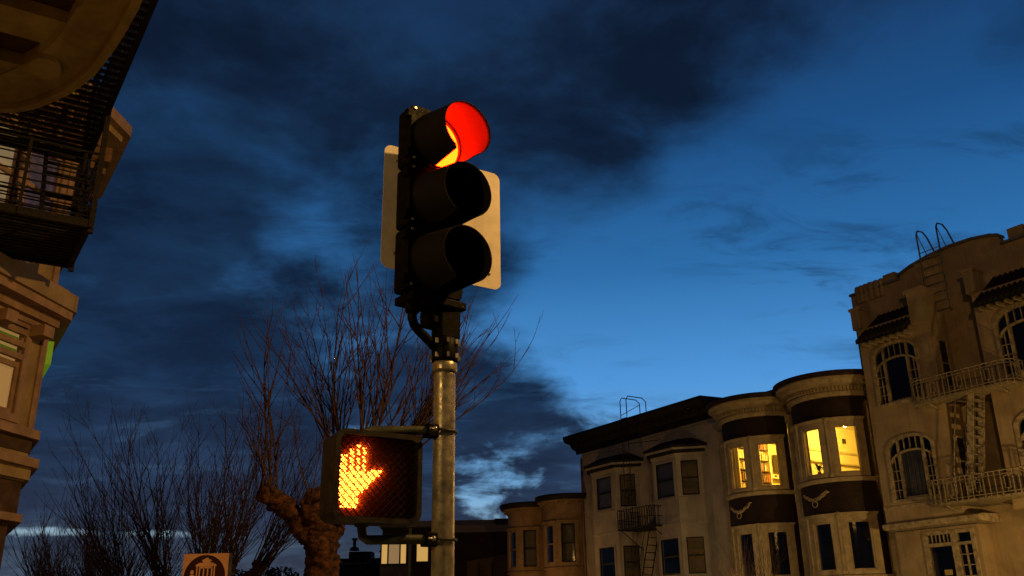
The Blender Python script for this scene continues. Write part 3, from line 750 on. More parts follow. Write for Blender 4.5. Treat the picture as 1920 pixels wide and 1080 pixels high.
# balconies with geometric railings, each its own thing
def balcony(x0, x1, z, zr, label):
    t = thing('balcony', label, 'balcony', FO, ST, None)
    yf, yb = -1.55, -.0
    out = [(x0, yb)] + [(x0 + .35 - .35 * math.cos(R(a)), yf + .35 - .35 * math.sin(R(a))) for a in range(0, 91, 15)] + [(x1 - .35 + .35 * math.sin(R(a)), yf + .35 - .35 * math.cos(R(a))) for a in range(0, 91, 15)] + [(x1, yb)]
    core = [(max(x0, min(x1, x)), y) for x, y in out]
    MB().slab(core, z, z + .07).build('floor_plate', 'rail_cream', t)
    path = [(x, y) for x, y in out]
    for zz, r in ((zr, .022), (zr - .10, .012), (z + .14, .014)): MB().tube([(x, y, zz) for x, y in path], r, 5).build('rail', 'rail_cream', t)
    # walk along the path and set balusters
    seg = [((Vector(b) - Vector(a)).length) for a, b in zip(path[:-1], path[1:])]; tot = sum(seg)
    def pos(s):
        for (a, b), l in zip(zip(path[:-1], path[1:]), seg):
            if s <= l: 
                q = Vector(a).lerp(Vector(b), s / l); d = (Vector(b) - Vector(a)); return q, math.atan2(d.y, d.x)
            s -= l
        return Vector(path[-1]), 0
    n = int(tot / .17); b = None; m = None
    for i in range(1, n):
        q, an = pos(tot * i / n)
        tm = Matrix.Translation((q.x, q.y, 0)) @ Matrix.Rotation(an, 4, 'Z')
        if i % 5 == 3:
            if m is None:
                mm = MB(); zl, zh = z + .22, zr - .16; zc = (zl + zh) / 2
                for u0, u1, a0, a1 in ((-.085, -.067, zl, zh), (.067, .085, zl, zh), (-.067, .067, zl, zl + .018), (-.067, .067, zh - .018, zh), (-.008, .008, z + .13, zl), (-.008, .008, zh, zr - .09)): mm.box(u0, u1, -.009, .009, a0, a1)
                m = mm.build('railing_motif', 'rail_cream', t); m.matrix_local = tm
            else: inst(m, t, tm)
        else:
            if b is None: b = MB().box(-.011, .011, -.011, .011, z + .05, zr).build('baluster', 'rail_cream', t); b.matrix_local = tm
            else: inst(b, t, tm)
    for xx in (x0 + .5, x1 - .5): MB().tube([(xx, yf + .2, z), (xx, -.6, z - .2), (xx, 0, z - .7)], .03, 6).build('brace', 'rail_cream', t)
balcony(1.75, 5.0, 7.90, 8.60, 'upper iron balcony between the arched windows of the tan house')
balcony(1.75, 5.3, 4.90, 5.62, 'lower iron balcony between the arched windows of the tan house')
LD = thing('fire_escape_ladder', 'steep pale iron stair ladder between the two balconies of the tan house', 'ladder', FO, ST)
M['ladder_paint'] = mat('pale_ladder_paint', (.40, .34, .24), .6, .35, 9)
for yy in (-1.25, -.72): MB().add([(2.86, yy - .02, 4.98), (3.06, yy - .02, 4.98), (3.66, yy - .02, 7.96), (3.46, yy - .02, 7.96), (2.86, yy + .02, 4.98), (3.06, yy + .02, 4.98), (3.66, yy + .02, 7.96), (3.46, yy + .02, 7.96)],
    [(0, 1, 2, 3), (7, 6, 5, 4), (0, 4, 5, 1), (1, 5, 6, 2), (2, 6, 7, 3), (3, 7, 4, 0)]).build('stringer', 'ladder_paint', LD)
st_ = None
for i in range(11):
    t = Matrix.Translation((2.98 + i * .055, 0, 5.2 + i * .255))
    if st_ is None: st_ = MB().box(-.1, .1, -1.23, -.74, -.012, .012).build('tread', 'ladder_paint', LD); st_.matrix_local = t
    else: inst(st_, LD, t)
MB().tube([(2.62, -1.27, 4.99), (2.62, -1.27, 5.8), (3.16, -1.27, 8.3)], .018, 5).build('handrail', 'ladder_paint', LD)
MB().tube([(2.62, -.70, 4.99), (2.62, -.70, 5.8), (3.16, -.70, 8.3)], .018, 5).build('handrail', 'ladder_paint', LD)
RL = thing('roof_ladder', 'curved iron handrails of a roof ladder above the tan gable parapet', 'ladder', FO, ST)
M['grey_iron'] = mat('grey_iron', (.16, .16, .16), .5, .2, 9, metal=.3)
for xx in (2.05, 2.78):
    MB().tube([(xx, -.12, 10.9), (xx, -.12, 13.72), (xx, -.02, 13.88), (xx, .25, 13.90), (xx, .45, 13.75), (xx + .1, .75, 12.95)], .026, 6).build('hoop_rail', 'grey_iron', RL)
    MB().tube([(xx, -.12, 13.80), (xx - .1, .55, 12.95)], .014, 5).build('hoop_brace', 'grey_iron', RL)
MB().tube([(2.05, -.12, 13.05), (2.78, -.12, 13.05)], .016, 5).build('rung', 'grey_iron', RL)
for i in range(7): MB().tube([(2.05, -.12, 11.0 + i * .3), (2.78, -.12, 11.0 + i * .3)], .014, 5).build('rung', 'grey_iron', RL)

# ================================================================== left house across the side street, seen along its front
H5 = thing('corner_house', 'tall ochre bay-windowed house at the left edge with dark fire escape', 'house', SY * -.3, R(122.5))
M['l_wall'] = mat('ochre_house_paint', (.42, .30, .15), .8, .15, 2, bump=.1, streak=.3)
M['l_soffit'] = mat('olive_cream_soffit', (.44, .36, .15), .75, .16, 2.5, bump=.05, streak=.0)
M['l_trim'] = mat('pinkish_trim', (.42, .27, .17), .75, .15, 4, streak=.25)
M['l_mod'] = mat('brown_modillion', (.24, .14, .085), .8, .2, 4)
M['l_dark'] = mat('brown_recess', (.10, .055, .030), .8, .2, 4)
M['lit_blind'] = mat('lit_cream_blind', (.7, .55, .3), .9, .0, emit=(1, .55, .17), estr=.42)
M['lit_dim'] = mat('lit_dim_blind', (.6, .5, .3), .9, .0, emit=(1, .68, .26), estr=.30)
M['lit_green'] = mat('lit_green_glass', (.2, .4, .02), .5, .25, 14, emit=(.30, .60, .02), estr=.20)
M['pink_curtain'] = mat('pink_curtain', (.35, .2, .15), .9, .2, 8, emit=(.5, .25, .14), estr=.10)
fw = MB()
fw.box(4, 12.5, 0, .3, 0, 13.5); fw.box(17.4, 18.5, 0, .3, 0, 13.5); fw.box(12.5, 17.4, 0, .3, 9.1, 13.5)
fw.build('front_wall', 'l_wall', H5)
MB().box(18.2, 18.5, .3, 9, 0, 13.5).build('side_wall', 'l_wall', H5)
MB().box(4, 4.3, .3, 9, 0, 13.5).build('side_wall', 'l_wall', H5)
MB().box(4.3, 18.2, 8.7, 9, 0, 13.5).build('back_wall', 'l_wall', H5)
MB().box(4.3, 18.2, .3, 8.7, 13.0, 13.2).build('roof', 'roofing', H5)
fx0, fx1, bx0, bx1, pp = 14.0, 15.9, 12.5, 17.4, 1.5
cw = math.hypot(1.5, 1.5); Tn = TR(bx0, 0, 0, R(-45)); Tf = TR(fx0, -pp, 0); Tr = TR(fx1, -pp, 0, R(45))
cu = cw - .62
bw = MB(); hn = [(cw - .92, cw - .26, 6.95, 8.25), (cw - 1.0, cw - .42, 4.42, 5.60), (cw - 2.0, cw - 1.1, 6.95, 8.25), (cw - 2.0, cw - 1.25, 4.42, 5.60)]; hf = [(.4, 1.5, 6.95, 8.25), (.4, 1.5, 4.42, 5.6)]
bw.wall(0, cw, 3.6, 8.7, hn, .15, Tn); bw.wall(0, fx1 - fx0, 3.6, 8.7, hf, .15, Tf); bw.wall(0, cw, 3.6, 8.7, [], .15, Tr)
bw.build('bay', 'l_wall', H5)
flat_window(H5, Tn, *hn[0], frame='l_trim', sash='l_trim', blind='pink_curtain', casing=.10)
w = flat_window(H5, Tn, *hn[2], frame='l_trim', sash='l_trim', blind='lit_dim', casing=.10)
for h in (hn[1], hn[3]):
    w = flat_window(H5, Tn, *h, frame='l_trim', sash='l_trim', blind='lit_blind', casing=.10, split=.56, sill=False)
    for k in range(3): MB().box(h[0] + .04, h[1] - .04, -.06, .0, 5.14 + k * .17, 5.22 + k * .17, Tn).build('transom_bar', 'l_trim', w)
    for k in range(2): MB().box(h[0] + .04, h[1] - .04, .07, .08, 5.23 + k * .17, 5.30 + k * .17, Tn).build('green_light_strip', 'lit_green', w)
flat_window(H5, Tf, *hf[0], frame='l_trim', sash='l_trim', blind='blind', casing=.10)
flat_window(H5, Tf, *hf[1], frame='l_trim', sash='l_trim', blind='lit_green', casing=.10)
out = lambda d: [(bx0 - d * 2.41 + .0, 0), (fx0 - d * .42, -pp - d), (fx1 + d * .42, -pp - d), (bx1 + d * 2.41, 0)]
MB().slab(out(.05), 5.66, 5.74).build('cornice', 'l_trim', H5)
MB().slab(out(.12), 5.742, 5.86).build('cornice', 'l_trim', H5)
MB().slab(out(.26), 5.862, 5.98).build('cornice', 'l_trim', H5)
MB().slab(out(.30), 5.982, 6.22).build('cornice', 'l_wall', H5)
MB().slab(out(.16), 6.222, 6.32).build('cornice', 'l_trim', H5)
MB().box(cw - .12, cw - .01, -.03, .0, 6.33, 8.6, Tn).build('corner_board', 'l_trim', H5)
MB().box(cw - .12, cw - .01, -.03, .0, 4.3, 5.65, Tn).build('corner_board', 'l_trim', H5)
for u in (cw - 1.0, cw - .30): MB().box(u - .10, u + .10, -.26, 0, 5.50, 5.655, Tn).build('bracket', 'l_trim', H5)
MB().slab(out(.10), 4.16, 4.28).build('sill_band', 'l_trim', H5)
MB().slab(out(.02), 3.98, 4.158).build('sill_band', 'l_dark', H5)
MB().slab(out(.14), 3.78, 3.90).build('belt_course', 'l_trim', H5)
MB().slab(out(.06), 3.62, 3.778).build('belt_course', 'l_wall', H5)
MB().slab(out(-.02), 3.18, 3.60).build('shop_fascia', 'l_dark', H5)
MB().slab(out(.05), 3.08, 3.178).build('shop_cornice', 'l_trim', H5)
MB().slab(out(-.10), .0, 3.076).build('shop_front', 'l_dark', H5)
# top cornice of the bay with heavy modillion blocks
MB().slab(out(.10), 8.62, 8.74).build('top_cornice', 'l_wall', H5)
MB().slab(out(.55), 8.742, 8.84).build('top_cornice', 'l_wall', H5)
MB().slab(out(.66), 8.842, 9.02).build('top_cornice', 'l_trim', H5)
mb_ = None
for Tt, us in ((Tf, (.15, .62, 1.09, 1.56)), (Tn, (cw - .25, cw - .7, cw - 1.15, cw - 1.6)), (Tr, (.4, .9))):
    for u in us:
        t = Tt @ Matrix.Translation((u, 0, 0))
        if mb_ is None: mb_ = MB().box(-.13, .13, -.47, .0, 8.50, 8.735).box(-.10, .10, -.25, .0, 8.34, 8.50).build('modillion', 'l_mod', H5); mb_.matrix_local = t
        else: inst(mb_, H5, t)
# nearer round-ended bay: panelled soffit overhead
edge = [(4, -1.28), (8.38, -1.25), (8.8, -1.22), (9.12, -1.19), (9.5, -1.14), (9.8, -1.09), (10.08, -1.01), (10.34, -.92), (10.6, -.79), (10.83, -.66), (11.0, -.52), (11.12, -.36), (11.2, -.18), (11.24, 0)]
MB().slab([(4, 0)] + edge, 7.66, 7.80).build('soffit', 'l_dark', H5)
inn = [(x - .35 * (1 if x > 9 else .2), min(-.02, y + .36)) for x, y in edge]
rim = MB()
for i in range(len(edge) - 1):
    a, b, c, d = edge[i], edge[i + 1], inn[i + 1], inn[i]
    rim.slab([a, b, c, d], 7.50, 7.658)
rim.build('soffit_rim', 'l_soffit', H5)
for a0, a1 in ((9.12, 9.62), (10.18, 10.5), (7.4, 7.7)): MB().box(a0, a1, -.86, 0, 7.515, 7.657).build('soffit_rib', 'l_soffit', H5)
MB().box(9.62, 10.18, -.86, -.60, 7.515, 7.657).build('soffit_rib', 'l_soffit', H5)
MB().slab([(10.0 + .22 * math.cos(k * PI / 6), -.70 + .16 * math.sin(k * PI / 6)) for k in range(12)], 7.44, 7.514).build('boss', 'l_soffit', H5)
ol = MB()
for z0, z1, d in ((7.42, 7.50, .05), (7.502, 7.62, .02), (7.802, 8.4, .0)):
    for (ax, ay), (bx, by) in zip(edge[:-1], edge[1:]):
        n_ = Vector((by - ay, -(bx - ax), 0)).normalized() * -1
        if n_.y > 0 and abs(n_.y) > .01: n_ = -n_
        n_ = Vector((max(n_.x, 0), min(n_.y, 0), 0))
        ol.slab([(ax + n_.x * (d + .04), ay + n_.y * (d + .04)), (bx + n_.x * (d + .04), by + n_.y * (d + .04)), (bx + n_.x * .002, by + n_.y * .002), (ax + n_.x * .002, ay + n_.y * .002)], z0 + .0, z1)
ol.build('bay_moulding', 'l_soffit', H5)
MB().slab([(4, 0)] + edge, 7.802, 11.5).build('round_bay', 'l_wall', H5)
# fire escape of the left house
FE5 = thing('fire_escape', 'black slatted iron fire escape on the ochre house at the left edge', 'fire escape', SY * -.3, R(122.5))
M['l_iron'] = mat('black_iron', (.012, .010, .009), .7, .2, 12)
def platform(a0, a1, z, step):
    f = MB(); f.box(a0, a1, -1.55, -1.49, z, z + .10); f.box(a0, a1, -.06, 0, z, z + .1); f.box(a0, a0 + .06, -1.49, -.06, z, z + .1); f.box(a1 - .06, a1, -1.49, -.06, z, z + .1)
    f.build('platform_frame', 'l_iron', FE5)
    s = None; n = int((a1 - a0 - .1) / step)
    for i in range(n):
        t = Matrix.Translation((a0 + .08 + (i + .3) * step, 0, 0))
        if s is None: s = MB().box(0, step * .36, -1.49, -.06, z + .04, z + .065).build('platform_slat', 'l_iron', FE5); s.matrix_local = t
        else: inst(s, FE5, t)
platform(8.6, 12.85, 7.80, .15)
platform(11.3, 12.85, 6.25, .10)
def railing(a0, a1, z, n, gap, sides='neo'):
    for i in range(n):
        zz = z + .14 + i * gap; p = []
        MB().tube([(a0, -.02, zz), (a0, -1.52, zz), (a1, -1.52, zz), (a1, -.02, zz)], .011 if i < n - 1 else .02, 4).build('rail', 'l_iron', FE5)
    for x_, y_ in ((a0, -1.52), (a1, -1.52), ((a0 + a1) / 2, -1.52), (a0, -.75), (a1, -.75)):
        MB().box(x_ - .018, x_ + .018, y_ - .018, y_ + .018, z, z + .16 + (n - 1) * gap).build('rail_post', 'l_iron', FE5)
railing(11.3, 12.85, 6.25, 9, .105)
railing(8.6, 12.85, 7.80, 9, .115)
for x_ in (11.36, 12.8): MB().box(x_ - .03, x_ + .03, -1.57, -1.51, 6.2, 9.0).build('post', 'l_iron', FE5)
ladder(FE5, (11.5, -1.25, 6.3), (12.7, -1.25, 7.85), (0, .5, 0), 7, 'l_iron', .03)
ladder(FE5, (12.6, -1.46, 6.3), (12.6, -1.46, 9.2), (.34, 0, 0), 11, 'l_iron', .03)
MB().box(11.3, 12.85, -1.53, -1.51, 6.3, 6.62).build('toe_plate', 'l_iron', FE5)
MB().box(14.3, 15.2, -1.62, -1.53, 5.30, 5.64).build('green_sign_light', 'lit_green', H5)

# ================================================================== signal pole and traffic signal
PX, PY = -.350, 4.60
SP = thing('signal_pole', 'galvanised steel signal post with black terminal hub on top', 'pole', (PX, PY, 0))
MB().lathe((0, 0, 0), [(.055, .0), (.055, 2.84), (.0555, 2.86)], 28).build('pole', 'galv', SP)
MB().lathe((0, 0, 2.855), [(.062, 0), (.064, .012), (.064, .045), (.058, .055)], 28).build('pole_collar', 'galv', SP)
MB().lathe((0, 0, 2.91), [(.066, 0), (.068, .01), (.068, .115), (.060, .125)], 28).build('hub', 'black', SP)
bt = None
for zz in (2.935, 3.01):
    for k in range(8):
        a = 2 * PI * k / 8 + .3; t = Matrix.Translation((.07 * math.cos(a), .07 * math.sin(a), zz)) @ Matrix.Rotation(a, 4, 'Z')
        if bt is None: bt = MB().box(-.004, .012, -.006, .006, -.012, .012).build('hub_bolt', 'bolt', SP); bt.matrix_local = t
        else: inst(bt, SP, t)
MB().box(-.2, .2, -.2, .2, .0, .03).lathe((0, 0, 0), [(.11, .03), (.08, .25), (.06, .3)], 16).build('base_flange', 'galv', SP)
SR = R(32.5); Trot = Matrix.Rotation(SR, 4, 'Z')
q = MB(); q.box(-.05, .062, -.055, .06, 3.03, 3.262, Trot); q.build('terminal_compartment', 'black', SP, bevel=.008)

SG = thing('traffic_signal', 'black three-section traffic signal with the red light lit', 'traffic signal', (-.390, 4.470, 3.232), R(40))
SEC = .355
hinge = None
for k in range(3):
    zc = SEC * (k + .5)
    MB().box(-.168, .168, .03, .145, zc - SEC / 2 + .004, zc + SEC / 2 - .004).build('housing', 'black', SG, bevel=.02)
    d = MB()
    n = 32; ro = [(.172 * (max(min(1.35 * math.cos(2 * PI * i / n), 1), -1)), zc + .172 * max(min(1.35 * math.sin(2 * PI * i / n), 1), -1)) for i in range(n)]
    ri = [(.150 * math.cos(2 * PI * i / n), zc + .150 * math.sin(2 * PI * i / n)) for i in range(n)]
    for i in range(n): d.prism([ro[i], ro[(i + 1) % n], ri[(i + 1) % n], ri[i]], -.0, .029)
    door = d.build('door', 'black', SG)
    for zz in (-.12, .12):
        MB().box(-.192, -.169, .0, .04, zc + zz - .022, zc + zz + .022).build('hinge', 'black', door)
        MB().lathe((0, 0, 0), [(.008, 0), (.008, .006)], 8, Matrix.Translation((-.15, -.001, zc + zz * 1.25)) @ Matrix.Rotation(R(90), 4, 'X')).build('screw', 'bolt', door)
    MB().box(.169, .19, .0, .04, zc - .03, zc + .03).build('latch', 'black', door)
    # domed lens
    lens = MB(); prof = [(.001, -.040)] + [(.15 * math.sin(R(a)), -.040 * math.cos(R(a)) ** 2 + .012 * (a / 90)) for a in (15, 30, 45, 60, 75, 90)]
    vs = []; nn = 28
    for r_, y_ in prof:
        for i in range(nn): vs.append((r_ * math.cos(2 * PI * i / nn), y_ + .006, zc + r_ * math.sin(2 * PI * i / nn)))
    fs = [(j * nn + i, j * nn + (i + 1) % nn, (j + 1) * nn + (i + 1) % nn, (j + 1) * nn + i) for j in range(len(prof) - 1) for i in range(nn)]
    lens.add(vs, fs, None, True)
    lens.build('lens', ('green_lens', 'amber_lens', 'red_lens')[k], SG)
    # cutaway visor
    v = MB(); N = 44; K = 10; A = 163
    def vlen(phi):
        p = abs(phi)
        if p < 154: return 0.276
        t = min(1, (p - 154) / (A - 154)); return 0.276 - (0.276 - .035) * (t * t * (3 - 2 * t))
    vs = []; rr_ = .158
    for j in range(K + 1):
        for i in range(N + 1):
            phi = -A + 2 * A * i / N; L = vlen(phi) * j / K; rad = rr_ - .010 * j / K
            vs.append((rad * math.sin(R(phi)), -L, zc + rad * math.cos(R(phi)) - .040 * j / K))
    fs = [(j * (N + 1) + i, j * (N + 1) + i + 1, (j + 1) * (N + 1) + i + 1, (j + 1) * (N + 1) + i) for j in range(K) for i in range(N)]
    v.add(vs, fs, None, True)
    vo = v.build('visor', 'visor', SG); sm_ = vo.modifiers.new('thick', 'SOLIDIFY'); sm_.thickness = .0035; sm_.offset = 0
# bracket under the head
MB().box(-.14, .20, -.0, .17, -.045, .0).build('bottom_plate', 'black', SG, bevel=.008)
MB().box(.02, .19, .04, .17, -.13, -.046).build('bracket_box', 'black', SG, bevel=.006)
MB().lathe((-.10, .06, -.10), [(.034, 0), (.036, .02), (.036, .055)], 14).build('conduit_nut', 'black', SG)
MB().tube([(-.10, .06, -.06), (-.10, .06, -.13), (-.085, .062, -.16), (-.05, .07, -.185), (.03, .085, -.225), (.075, .095, -.25)], .024, 12).build('conduit', 'black', SG)

PT = thing('sign_plate', 'square blank metal sign back behind the traffic signal', 'sign', (-.381, 4.803, 3.815), SR)
def rrect(w, h, r, n=6):
    p = []
    for cx, cz, a0 in ((w / 2 - r, h / 2 - r, 0), (-w / 2 + r, h / 2 - r, 90), (-w / 2 + r, -h / 2 + r, 180), (w / 2 - r, -h / 2 + r, 270)):
        for i in range(n + 1):
            a = R(a0 + 90 * i / n); p.append((cx + r * math.cos(a), cz + r * math.sin(a)))
    return p
MB().prism(rrect(.75, .738, .045), -.0015, .0015).build('panel', 'plate', PT)
for zz in (-.28, .28):
    MB().box(-.24, .0, -.025, -.002, zz - .02, zz + .02).build('mounting_strap', 'bolt', PT)
    for xx in (.30, -.30):
        MB().lathe((0, 0, 0), [(.009, 0), (.009, .005), (.004, .007)], 8, Matrix.Translation((xx, -.0016, zz)) @ Matrix.Rotation(R(90), 4, 'X')).build('rivet', 'bolt', PT)
MB().box(-.05, -.01, -.12, -.002, -.42, .32).build('mounting_post', 'black', PT)

# ================================================================== pedestrian signal
PD = thing('pedestrian_signal', 'square pedestrian signal showing a lit orange hand on the post', 'pedestrian signal', (-.655, 4.43, 2.305), SR)
PW, PH = .447, .424
outr, innr = rrect(PW, PH, .055, 6), rrect(PW - .05, PH - .05, .038, 6)
body = MB(); body.prism(rrect(PW - .012, PH - .012, 0.05, 6), .032, .150); body.build('housing', 'ped_box', PD, bevel=.006)
fr = MB()
for i in range(len(outr)):
    j = (i + 1) % len(outr); fr.prism([outr[i], outr[j], innr[j], innr[i]], -.038, .030)
fr.build('frame', 'ped_box', PD)
MB().prism(innr, .0265, .0295).build('face_panel', 'ped_face', PD)
HP = [(190, 790), (172, 690), (162, 600), (168, 480), (178, 340), (229, 336), (233, 490), (252, 490), (252, 284), (294, 268), (297, 470), (316, 470), (317, 246), (330, 238), (352, 246), (354, 470), (372, 470), (373, 266), (408, 262), (414, 330), (408, 440), (402, 500), (440, 462), (490, 436), (562, 448), (530, 500), (470, 560), (430, 605), (385, 640), (352, 672), (345, 790)]
hp = [((x - 75) / 830 * .447 - .2235, (910 - y) / 780 * .424 - .212) for x, y in HP]
def inside(x, z):
    c = False; j = len(hp) - 1
    for i in range(len(hp)):
        if (hp[i][1] > z) != (hp[j][1] > z) and x < (hp[j][0] - hp[i][0]) * (z - hp[i][1]) / (hp[j][1] - hp[i][1]) + hp[i][0]: c = not c
        j = i
    return c
led = MB(); st = .0118
for i in range(60):
    for j in range(60):
        x = -.23 + i * st + (st / 2 if j % 2 else 0); z = -.22 + j * st * .866
        if inside(x, z): led.add([(x + 0.0045 * math.cos(k * PI / 3), .026 - (.0), z + 0.0045 * math.sin(k * PI / 3)) for k in range(6)] + [(x, .0235, z)], [(k, (k + 1) % 6, 6) for k in range(6)])
led.build('hand_symbol', 'hand', PD, kind='stuff')
m_ = bpy.data.materials.new('glow_sheet'); m_.use_nodes = True; t_ = NT(m_.node_tree); t_.n.clear()  # added translucent sheet, tinted red to spread a bloom-like glow round the hand
tr_ = t_.n.new('ShaderNodeBsdfTransparent'); tl_ = t_.n.new('ShaderNodeBsdfTranslucent'); tl_.inputs[0].default_value = (1, .28, .12, 1)
mx_ = t_.n.new('ShaderNodeMixShader'); mx_.inputs[0].default_value = .13; t_.l.new(tr_.outputs[0], mx_.inputs[1]); t_.l.new(tl_.outputs[0], mx_.inputs[2])
t_.l.new(mx_.outputs[0], t_.n.new('ShaderNodeOutputMaterial').inputs[0])
MB().add([(x, .011, z) for x, z in innr], [tuple(range(len(innr)))]).build('glow_sheet', m_, PD)
# slanted egg-crate visor in front of the face
eg = MB(); stp = .0262; w2, h2 = (PW - .052) / 2, (PH - .052) / 2
for sgn in (1, -1):
    for k in range(-20, 21):
        c = k * stp * 1.414
        pts = []
        # line x*sgn - z = c inside the rectangle
        for x in (-w2, w2):
            z = sgn * x - c
            if -h2 <= z <= h2: pts.append((x, z))
        for z in (-h2, h2):
            x = (z + c) * sgn
            if -w2 < x < w2: pts.append((x, z))
        if len(pts) >= 2:
            (xa, za), (xb, zb) = pts[0], pts[1]
            if math.hypot(xb - xa, zb - za) < .02: continue
            d = Vector((xb - xa, zb - za)).normalized(); nx, nz = -d.y * .0006, d.x * .0006
            eg.prism([(xa + nx, za + nz), (xb + nx, zb + nz), (xb - nx, zb - nz), (xa - nx, za - nz)], -.004 + (.0005 if sgn > 0 else 0), .008)
M['egg'] = mat('eggcrate_plastic', (.022, .014, .010), .5, .0)
eg.build('eggcrate_visor', 'egg', PD, kind='stuff')
for xx in (-.10, .12): MB().lathe((xx, .05, PH / 2 - .008), [(.014, 0), (.014, .012), (.007, .02), (.007, .03)], 8).build('top_bolt', 'bolt', PD)
# pipe brackets to the pole
inv = (Matrix.Translation((-.655, 4.43, 2.305)) @ Trot).inverted()
pole_l = inv @ Vector((PX, PY, 2.305))
for s, zp in ((1, .245), (-1, -.275)):
    x_, y_ = -.02, .10
    MB().tube([(x_ - .0, y_, s * (PH / 2 - .03)), (x_, y_, s * (PH / 2 + .005)), (x_ + .008, y_, zp - s * .012), (x_ + .03, y_ + .002, zp), (pole_l.x - .09, pole_l.y - .005, zp), (pole_l.x - .05, pole_l.y, zp)], .0225, 12).build('mounting_pipe', 'darkpipe', PD)
    MB().lathe((x_, y_, s * (PH / 2 - .004) - .008), [(.034, 0), (.034, .016)], 14).build('pipe_flange', 'darkpipe', PD)
    c = MB(); c.box(pole_l.x - .105, pole_l.x - .045, pole_l.y - .035, pole_l.y + .035, zp - .032, zp + .032); c.build('clamp_block', 'black', PD, bevel=.006)
    ub = [(pole_l.x - .06 + .0, pole_l.y - .0625, zp)] + [(pole_l.x + .0625 * math.cos(R(a)), pole_l.y + .0625 * math.sin(R(a)), zp) for a in range(-90, 91, 15)] + [(pole_l.x - .06, pole_l.y + .0625, zp)]
    MB().tube(ub, .0075, 8).build('clamp_band', 'darkpipe', PD)
    for yy in (-.0625, .0625): MB().lathe((0, 0, 0), [(.012, 0), (.012, .014), (.006, .016), (.006, .035)], 6, Matrix.Translation((pole_l.x - .075 , pole_l.y + yy, zp)) @ Matrix.Rotation(R(-90), 4, 'Y')).build('clamp_nut', 'bolt', PD)

# ================================================================== cable car stop sign
CS = thing('transit_sign', 'square transit stop sign with a cable car silhouette in a dark circle', 'sign', (-3.59, 11.2, 0), R(-5))
M['cs_face'] = mat('sign_face_cream', (.92, .52, .31), .7, .10, 5)
M['cs_brown'] = mat('sign_brown', (.050, .016, .010), .6, .1, 5)
M['cs_dark'] = mat('sign_box_edge', (.030, .022, .018), .6, .2, 5)
cz = 2.28
MB().box(-.275, .275, .0, .11, cz - .62, cz + .265).build('box', 'cs_dark', CS, bevel=.006)
MB().box(-.27, .27, -.006, -.001, cz - .615, cz + .26).build('face', 'cs_face', CS)
MB().prism([(.245 * math.cos(2 * PI * i / 48), cz + .245 * math.sin(2 * PI * i / 48)) for i in range(48)], -.010, -.0065).build('disc', 'cs_brown', CS)
cc = MB(); y0, y1 = -.014, -.0105
def rect(a, b, c, d): cc.prism([(a, cz + c), (b, cz + c), (b, cz + d), (a, cz + d)], y0, y1)
cc.prism([(-.045, cz + .175), (.075, cz + .175), (.065, cz + .19), (.035, cz + .20), (.03, cz + .212), (.0, cz + .212), (-.005, cz + .20), (-.035, cz + .19)], y0, y1)
rect(-.03, .06, .158, .175)
cc.prism([(-.115, cz + .118), (.135, cz + .118), (.13, cz + .135), (.09, cz + .157), (-.07, cz + .157), (-.11, cz + .135)], y0, y1)
for u in (-.095, -.062, -.014, .034, .082, .112): rect(u - .006, u + .008, .0, .117)
rect(-.062, .09, .095, .117); rect(-.1, .12, -.06, 0); rect(-.14, .16, -.10, -.061)
for u in (-.06, .08): cc.prism([(u + .03 * math.cos(k * PI / 8), cz - .13 + .03 * math.sin(k * PI / 8)) for k in range(16)], y0, y1)
cc.build('cable_car_picture', 'cs_face', CS)
fg = MB(); fg.prism([(-.15 + .02 * math.cos(k * PI / 8), cz + .055 + .024 * math.sin(k * PI / 8)) for k in range(16)], y0, y1)
fg.prism([(-.185, cz - .06), (-.12, cz - .06), (-.112, cz + .0), (-.13, cz + .028), (-.165, cz + .028), (-.188, cz)], y0, y1)
fg.build('rider_picture', 'cs_face', CS)
MB().lathe((.0, .14, 0), [(.03, 0), (.03, cz + .2)], 12).build('post', 'cs_dark', CS)

# ================================================================== pollarded street trees
M['bark'] = mat('plane_bark', (.135, .055, .024), .9, .3, 13, bump=1.0, bscale=26, col2=(.010, .005, .003))
M['twig'] = mat('red_brown_twig', (.080, .042, .028), .8, .2, 6)
def bark_tube(mb, pts, rads, n=14, seg=8, amp=.13):
    P = []; RR = []
    for i in range(len(pts) - 1):
        for k in range(seg):
            t = k / seg; s = t * t * (3 - 2 * t); P.append(Vector(pts[i]).lerp(Vector(pts[i + 1]), t)); RR.append(rads[i] * (1 - s) + rads[i + 1] * s)
    P.append(Vector(pts[-1])); RR.append(rads[-1])
    b = len(mb.v); mb.tube(P, RR, n, None, True)
    for i in range(b, len(mb.v)):
        k = min((i - b) // n, len(P) - 1); v = Vector(mb.v[i]); r = v - P[k]
        w = 1 + amp * 2 * noise.noise(v * 4.5) + amp * 1.6 * noise.noise(v * 19) + amp * noise.noise(v * 41)
        mb.v[i] = tuple(P[k] + r * w)
def knob(mb, c, r):
    c = Vector(c); b = len(mb.v); n, k = 22, 16; vs = []
    for j in range(k + 1):
        for i in range(n):
            t, a = PI * j / k, 2 * PI * i / n; vs.append(c + Vector((r * math.sin(t) * math.cos(a), r * math.sin(t) * math.sin(a), r * .9 * math.cos(t))))
    fs = [(j * n + i, (j + 1) * n + i, (j + 1) * n + (i + 1) % n, j * n + (i + 1) % n) for j in range(k) for i in range(n)]
    for i, v in enumerate(vs):
        d = v - c; vs[i] = c + d * (1 + .5 * noise.noise(v * 5.0 + Vector((3, 1, 7))) + .45 * noise.noise(v * 11))
    mb.add(vs, fs, None, True)
